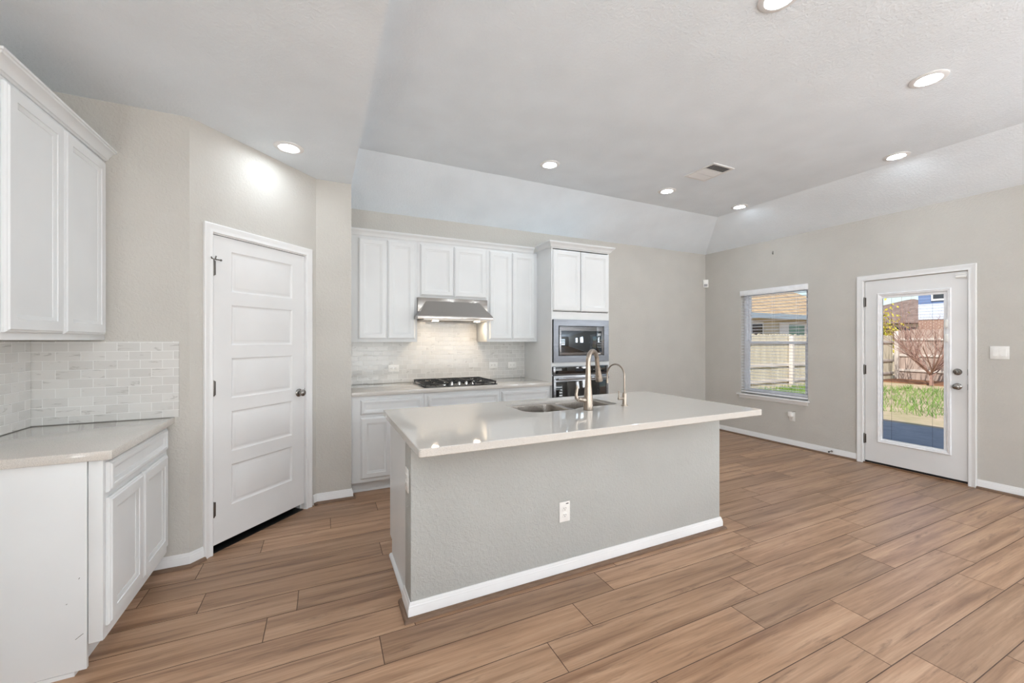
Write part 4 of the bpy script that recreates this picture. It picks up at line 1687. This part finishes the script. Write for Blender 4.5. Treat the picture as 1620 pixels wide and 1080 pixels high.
# ------------------------------------------------------------------ outside
GZ = -0.10
M['concrete'] = m_mix2('patio_concrete', (150, 154, 156), (172, 175, 176), 5, 0.3, 0.7, 0.9, 0.1)
M['lawn'] = m_mix2('dry_lawn', (198, 178, 150), (172, 162, 124), 2.2, 0.42, 0.66, 1.0, 0.6, 9)
M['mulch'] = m_mix2('brown_mulch', (110, 78, 58), (150, 110, 84), 14, 0.3, 0.7, 1.0, 0.6)
M['fence_grey'] = m_mix2('weathered_fence', (150, 132, 122), (182, 164, 152), 1.2, 0.3, 0.7, 0.9, 0.2, 5, (5, 5, 0.6))
M['fence_pale'] = m_mix2('pale_fence', (188, 178, 156), (210, 202, 182), 1.2, 0.3, 0.7, 0.9, 0.2, 5, (5, 5, 0.6))
M['fence_rail'] = m_mix2('fence_rail_wood', (190, 180, 170), (208, 200, 192), 2, 0.3, 0.7, 0.9)
M['blade'] = m_mix2('green_grass', (88, 124, 60), (132, 152, 86), 1.5, 0.35, 0.65, 0.8)
M['bark'] = m_mix2('bare_bark', (128, 98, 88), (164, 134, 122), 12, 0.3, 0.7, 0.9)
M['roof_brown'] = m_brick('brown_shingles', (146, 128, 118), (124, 106, 98), (100, 88, 82), 0.3, 0.14, 0.008, swap='yz')
M['roof_tan'] = m_brick('tan_shingles', (196, 172, 138), (180, 154, 122), (150, 128, 102), 0.34, 0.16, 0.01, swap='xz')
M['siding_blue'] = m_brick('blue_lap_siding', (196, 206, 222), (190, 200, 218), (140, 150, 168), 8.0, 0.16, 0.012, swap='yz', offset=0.0)
M['siding_slate'] = m_brick('slate_blue_siding', (112, 132, 170), (104, 124, 162), (84, 100, 132), 8.0, 0.16, 0.012, swap='yz', offset=0.0)
M['siding_beige'] = m_mix2('beige_stucco', (206, 198, 178), (214, 206, 188), 3, 0.3, 0.7)
M['fascia'] = m_simple('blue_grey_fascia', (150, 164, 176), 0.6)
M['brickwall'] = m_brick('brown_brick', (150, 116, 100), (136, 102, 88), (176, 160, 148), 0.22, 0.08, 0.012, swap='yz')
M['darkglass'] = m_simple('dark_house_glass', (46, 54, 64), 0.1)
M['tealglass'] = m_simple('teal_house_glass', (120, 168, 160), 0.15)
M['leafy'] = m_mix2('yellow_leaves', (206, 184, 70), (170, 172, 70), 4, 0.35, 0.65, 0.8)
M['extwall'] = m_mix2('own_house_brick', (170, 150, 134), (180, 160, 144), 3)

mb = MB()
mb.box(-25, 60, -40, 45, GZ - 0.5, GZ - 0.02)
structure(mb.build('lawn_ground', M['lawn'], smooth=False), 'dry tan lawn beyond the patio', 'lawn')
mb = MB()
mb.box(XR + 0.145, 9.35, -4.0, 6.2, GZ - 0.2, GZ + 0.0, 0.01)
o = mb.build('patio_slab', M['concrete'])
structure(o, 'shaded concrete patio slab outside the glazed door', 'patio')
mb = MB()
mb.box(XR + 0.16, 6.0, -4.4, 4.6, 2.80, 2.95)
o = mb.build('roof_eave', M['fascia'], smooth=False)
structure(o, 'roof eave over the glazed door', 'roof')
mb = MB()
mb.box(18.2, 19.86, -8, 7.6, GZ - 0.05, GZ + 0.015, 0.01)
structure(mb.build('mulch_bed', M['mulch'], smooth=False), 'brown mulch bed at the foot of the far fence', 'garden bed')


def fence(loc, rotz, L, label, hgt, rails, posts, seed, board=0.14, pick='fence_grey'):
    """pickets behind (y 0..0.02), rails and posts on the -y side"""
    f = thing('wood_fence', loc, rotz, label, 'fence')
    rng = random.Random(seed)
    mb = MB()
    x = 0.0
    while x < L:
        hh = hgt + rng.uniform(-0.02, 0.02)
        w = board - 0.006
        mb.prism([(x, 0), (x + w, 0), (x + w, hh - 0.03), (x + w - 0.03, hh), (x + 0.03, hh), (x, hh - 0.03)], 0.0 + rng.uniform(0, .004), 0.02, lambda p, q, c: (p, c, q))
        x += board
    mb.build('pickets', M[pick], f, smooth=False)
    for rz in rails:
        mb = MB()
        mb.box(0, L, -0.042, -0.001, rz, rz + 0.09, 0.004)
        mb.build('rail', M['fence_rail'], f)
    for px in posts:
        mb = MB()
        mb.box(px - 0.055, px + 0.055, -0.155, -0.0425, 0, hgt - 0.05, 0.006)
        mb.build('post', M['fence_rail'], f)
    return f


# side fence, seen through the window, faces -y ; far fence faces -x
fence((9.0, 7.7, GZ), 0, 10.9, 'weathered wood fence seen through the window, running back to the yard corner', 1.65, [0.18, 0.66, 1.36], [0.6, 2.0, 4.3, 6.6, 8.9], 3, pick='fence_pale')
fence((19.9, 7.6, GZ), ROTR, 18.0, 'weathered wood fence along the end of the yard behind the bare tree', 1.86, [0.30, 0.86, 1.46], [0.06, 2.6, 5.0, 7.4, 9.8], 4)

# bare tree
def bare_tree():
    rng = random.Random(11)
    mb = MB()

    def branch(p, d, L_, r_, depth):
        n = 5
        pts, rad = [p], [r_]
        q, dd_ = p.copy(), d.copy()
        for i in range(n):
            dd_ = (dd_ + Vector((rng.uniform(-.14, .14), rng.uniform(-.14, .14), rng.uniform(-.02, .14)))).normalized()
            q = q + dd_ * (L_ / n)
            pts.append(q.copy())
            rad.append(r_ * (1 - 0.62 * (i + 1) / n))
        mb.tube([tuple(v) for v in pts], rad, 6 if depth < 2 else 5)
        if depth >= 3:
            return
        for k in range(5 if depth == 0 else (4 if depth == 1 else 3)):
            t_ = 0.35 + 0.6 * rng.random()
            i = min(n - 1, int(t_ * n))
            b = pts[i] + (pts[i + 1] - pts[i]) * (t_ * n - i)
            a = Vector((rng.uniform(-1, 1), rng.uniform(-1, 1), rng.uniform(0.15, 1.0))).normalized()
            nd = (dd_ * 0.55 + a * 0.75).normalized()
            branch(b, nd, L_ * rng.uniform(0.5, 0.72), rad[i] * 0.6, depth + 1)
    branch(Vector((0, 0, 0)), Vector((0.02, 0, 1)), 0.42, 0.065, 9)
    for k in range(22):
        a = 2 * math.pi * k / 22 + rng.uniform(-.2, .2)
        spread = rng.uniform(0.5, 1.7)
        branch(Vector((0, 0, 0.26 + 0.009 * k)), Vector((math.cos(a) * spread, math.sin(a) * spread, 1)).normalized(), rng.uniform(1.2, 1.95), 0.022, 1)
    o = mb.build('bare_tree', M['bark'])
    o.location = (17.9, 5.95, GZ)
    tag(o, 'bare multi-branched tree in front of the far fence', 'tree')


bare_tree()

# green grass patch: uncountable blades
def grass_patch():
    rng = random.Random(21)
    mb = MB()
    for _ in range(2600):
        x = rng.uniform(10.6, 16.5)
        yc = 0.33 * x - 0.1
        y = min(rng.gauss(yc, 1.1), 5.9)
        if rng.random() > 0.85 - abs(y - yc) * 0.22:
            continue
        hgt = rng.uniform(0.05, 0.16)
        a = rng.uniform(0, 6.28)
        w = rng.uniform(0.005, 0.010)
        lx, ly = rng.uniform(-.12, .12), rng.uniform(-.12, .12)
        cx_, sy_ = math.cos(a) * w, math.sin(a) * w
        v0, v1 = mb.v(x - cx_, y - sy_, GZ - 0.03), mb.v(x + cx_, y + sy_, GZ - 0.03)
        v2, v3 = mb.v(x + lx * .4 + cx_ * .8, y + ly * .4 + sy_ * .8, GZ + hgt * .6), mb.v(x + lx * .4 - cx_ * .8, y + ly * .4 - sy_ * .8, GZ + hgt * .6)
        v4 = mb.v(x + lx, y + ly, GZ + hgt)
        mb.face([v0, v1, v2, v3])
        mb.face([v3, v2, v4])
    o = mb.build('grass', M['blade'], smooth=False)
    tag(o, 'green grass growing in the dry lawn in front of the far fence', 'grass', kind='stuff')
    mb = MB()
    for _ in range(2600):
        x, y = rng.uniform(9.6, 16), rng.uniform(6.3, 7.45)
        hgt = rng.uniform(0.05, 0.2)
        a = rng.uniform(0, 6.28)
        cx_, sy_ = math.cos(a) * .012, math.sin(a) * .012
        v0, v1 = mb.v(x - cx_, y - sy_, GZ - 0.03), mb.v(x + cx_, y + sy_, GZ - 0.03)
        v4 = mb.v(x + rng.uniform(-.06, .06), y + rng.uniform(-.06, .06), GZ + hgt)
        mb.face([v0, v1, v4])
    o = mb.build('grass', M['blade'], smooth=False)
    tag(o, 'green grass at the foot of the fence seen through the window', 'grass', kind='stuff')


grass_patch()

# yellow shrub behind the far fence
def shrub():
    rng = random.Random(31)
    mb = MB()
    for _ in range(900):
        p = Vector((rng.gauss(0, 0.30), rng.gauss(0, 0.30), abs(rng.gauss(0.7, 0.5))))
        n = Vector((rng.uniform(-1, 1), rng.uniform(-1, 1), rng.uniform(-1, 1))).normalized()
        u = n.orthogonal().normalized() * rng.uniform(0.05, 0.09)
        w = n.cross(u)
        mb.face([mb.v(*(p - u)), mb.v(*(p + w * .6)), mb.v(*(p + u)), mb.v(*(p - w * .6))])
    r = thing('yellow_shrub', (22.5, 9.05, GZ + 0.9), 0, 'yellow-leaved shrub rising behind the fence corner', 'shrub')
    mb.build('foliage', M['leafy'], r, smooth=False)
    mb = MB()
    for k in range(5):
        mb.tube([(0, 0, -0.95), (rng.uniform(-.2, .2), rng.uniform(-.2, .2), 0.4), (rng.uniform(-.5, .5), rng.uniform(-.5, .5), 1.4)], [0.05, 0.03, 0.01], 6)
    mb.build('stems', M['bark'], r)


shrub()

# neighbouring houses
hb = thing('neighbor_house', (38.5, 0, GZ), 0, 'brown-roofed neighboring house beyond the far fence', 'house')
mb = MB()
mb.box(0, 9, 11.2, 21.0, 0, 2.65)
mb.build('wall', M['siding_beige'], hb, smooth=False)
mb = MB()
e0 = [(-0.5, 10.9, 2.7), (9.5, 10.9, 2.7), (9.5, 21.5, 2.7), (-0.5, 21.5, 2.7)]
rA, rB = (4.2, 15.2, 4.75), (4.8, 15.9, 4.75)
vs = [mb.v(*p) for p in e0]
a_, b2 = mb.v(*rA), mb.v(*rB)
mb.face([vs[0], vs[1], a_])
mb.face([vs[1], vs[2], b2, a_])
mb.face([vs[2], vs[3], b2])
mb.face([vs[3], vs[0], a_, b2])
mb.face([vs[3], vs[2], vs[1], vs[0]])
mb.build('roof', M['roof_brown'], hb, smooth=False)
mb = MB()
mb.box(-0.06, -0.005, 13.6, 15.4, 1.2, 2.4)
mb.build('window', M['darkglass'], hb, smooth=False)

hc = thing('neighbor_house', (30.0, 0, GZ), 0, 'pale blue two-story neighboring house beyond the far fence', 'house')
mb = MB()
mb.box(0.0, 6.5, -4, 10.5, 3.45, 6.2)
mb.build('upper_wall', M['siding_slate'], hc, smooth=False)
mb = MB()
mb.box(0.0, 6.5, -4, 10.5, 2.6, 3.445)
mb.build('siding_band', M['siding_blue'], hc, smooth=False)
mb = MB()
mb.box(0.05, 6.5, -4, 10.5, 0, 2.595)
mb.build('lower_wall', M['brickwall'], hc, smooth=False)
mb = MB()
mb.rings([[(-0.5, -4.4, 6.22), (-0.5, 10.9, 6.22), (7.0, 10.9, 6.22), (7.0, -4.4, 6.22)], [(3.0, 1.0, 8.2), (3.0, 6.0, 8.2), (3.6, 6.0, 8.2), (3.6, 1.0, 8.2)]])
mb.build('roof', m_simple('slate_roof', (92, 104, 128), 0.8), hc, smooth=False)
for y0_, y1_ in ((9.0, 9.95), (4.0, 5.2)):
    mb = MB()
    mb.box(-0.08, -0.005, y0_, y1_, 3.6, 5.2)
    wd = mb.build('window', M['vinyl'], hc, smooth=False)
    mb = MB()
    mb.box(-0.10, -0.0805, y0_ + 0.08, y1_ - 0.08, 3.7, 5.1)
    mb.build('pane', M['darkglass'], wd, smooth=False)

ha = thing('neighbor_house', (0, 11.6, GZ), 0, 'tan-roofed neighboring house close behind the fence outside the window', 'house')
mb = MB()
mb.box(6.5, 26, 0, 9, 0, 2.55)
mb.build('wall', M['siding_beige'], ha, smooth=False)
mb = MB()
mb.rings([[(5.9, -0.55, 2.62), (26.6, -0.55, 2.62), (26.6, 9.6, 2.62), (5.9, 9.6, 2.62)], [(11, 4.4, 5.6), (21.5, 4.4, 5.6), (21.5, 4.7, 5.6), (11, 4.7, 5.6)]])
mb.build('roof', M['roof_tan'], ha, smooth=False)
mb = MB()
mb.box(5.9, 26.6, -0.60, -0.555, 2.42, 2.64)
mb.build('fascia', M['fascia'], ha, smooth=False)
for x0_, x1_, mt in ((20.0, 21.2, 'tealglass'), (17.3, 18.0, 'darkglass')):
    mb = MB()
    mb.box(x0_ - (0.7 if mt == 'tealglass' else 0.1), x1_ + (1.2 if mt == 'tealglass' else 0.1), -0.05, -0.005, 1.15, 2.3)
    wd = mb.build('window', M['vinyl'], ha, smooth=False)
    mb = MB()
    mb.box(x0_, x1_, -0.07, -0.0505, 1.25, 2.2)
    mb.build('pane', M[mt], wd, smooth=False)
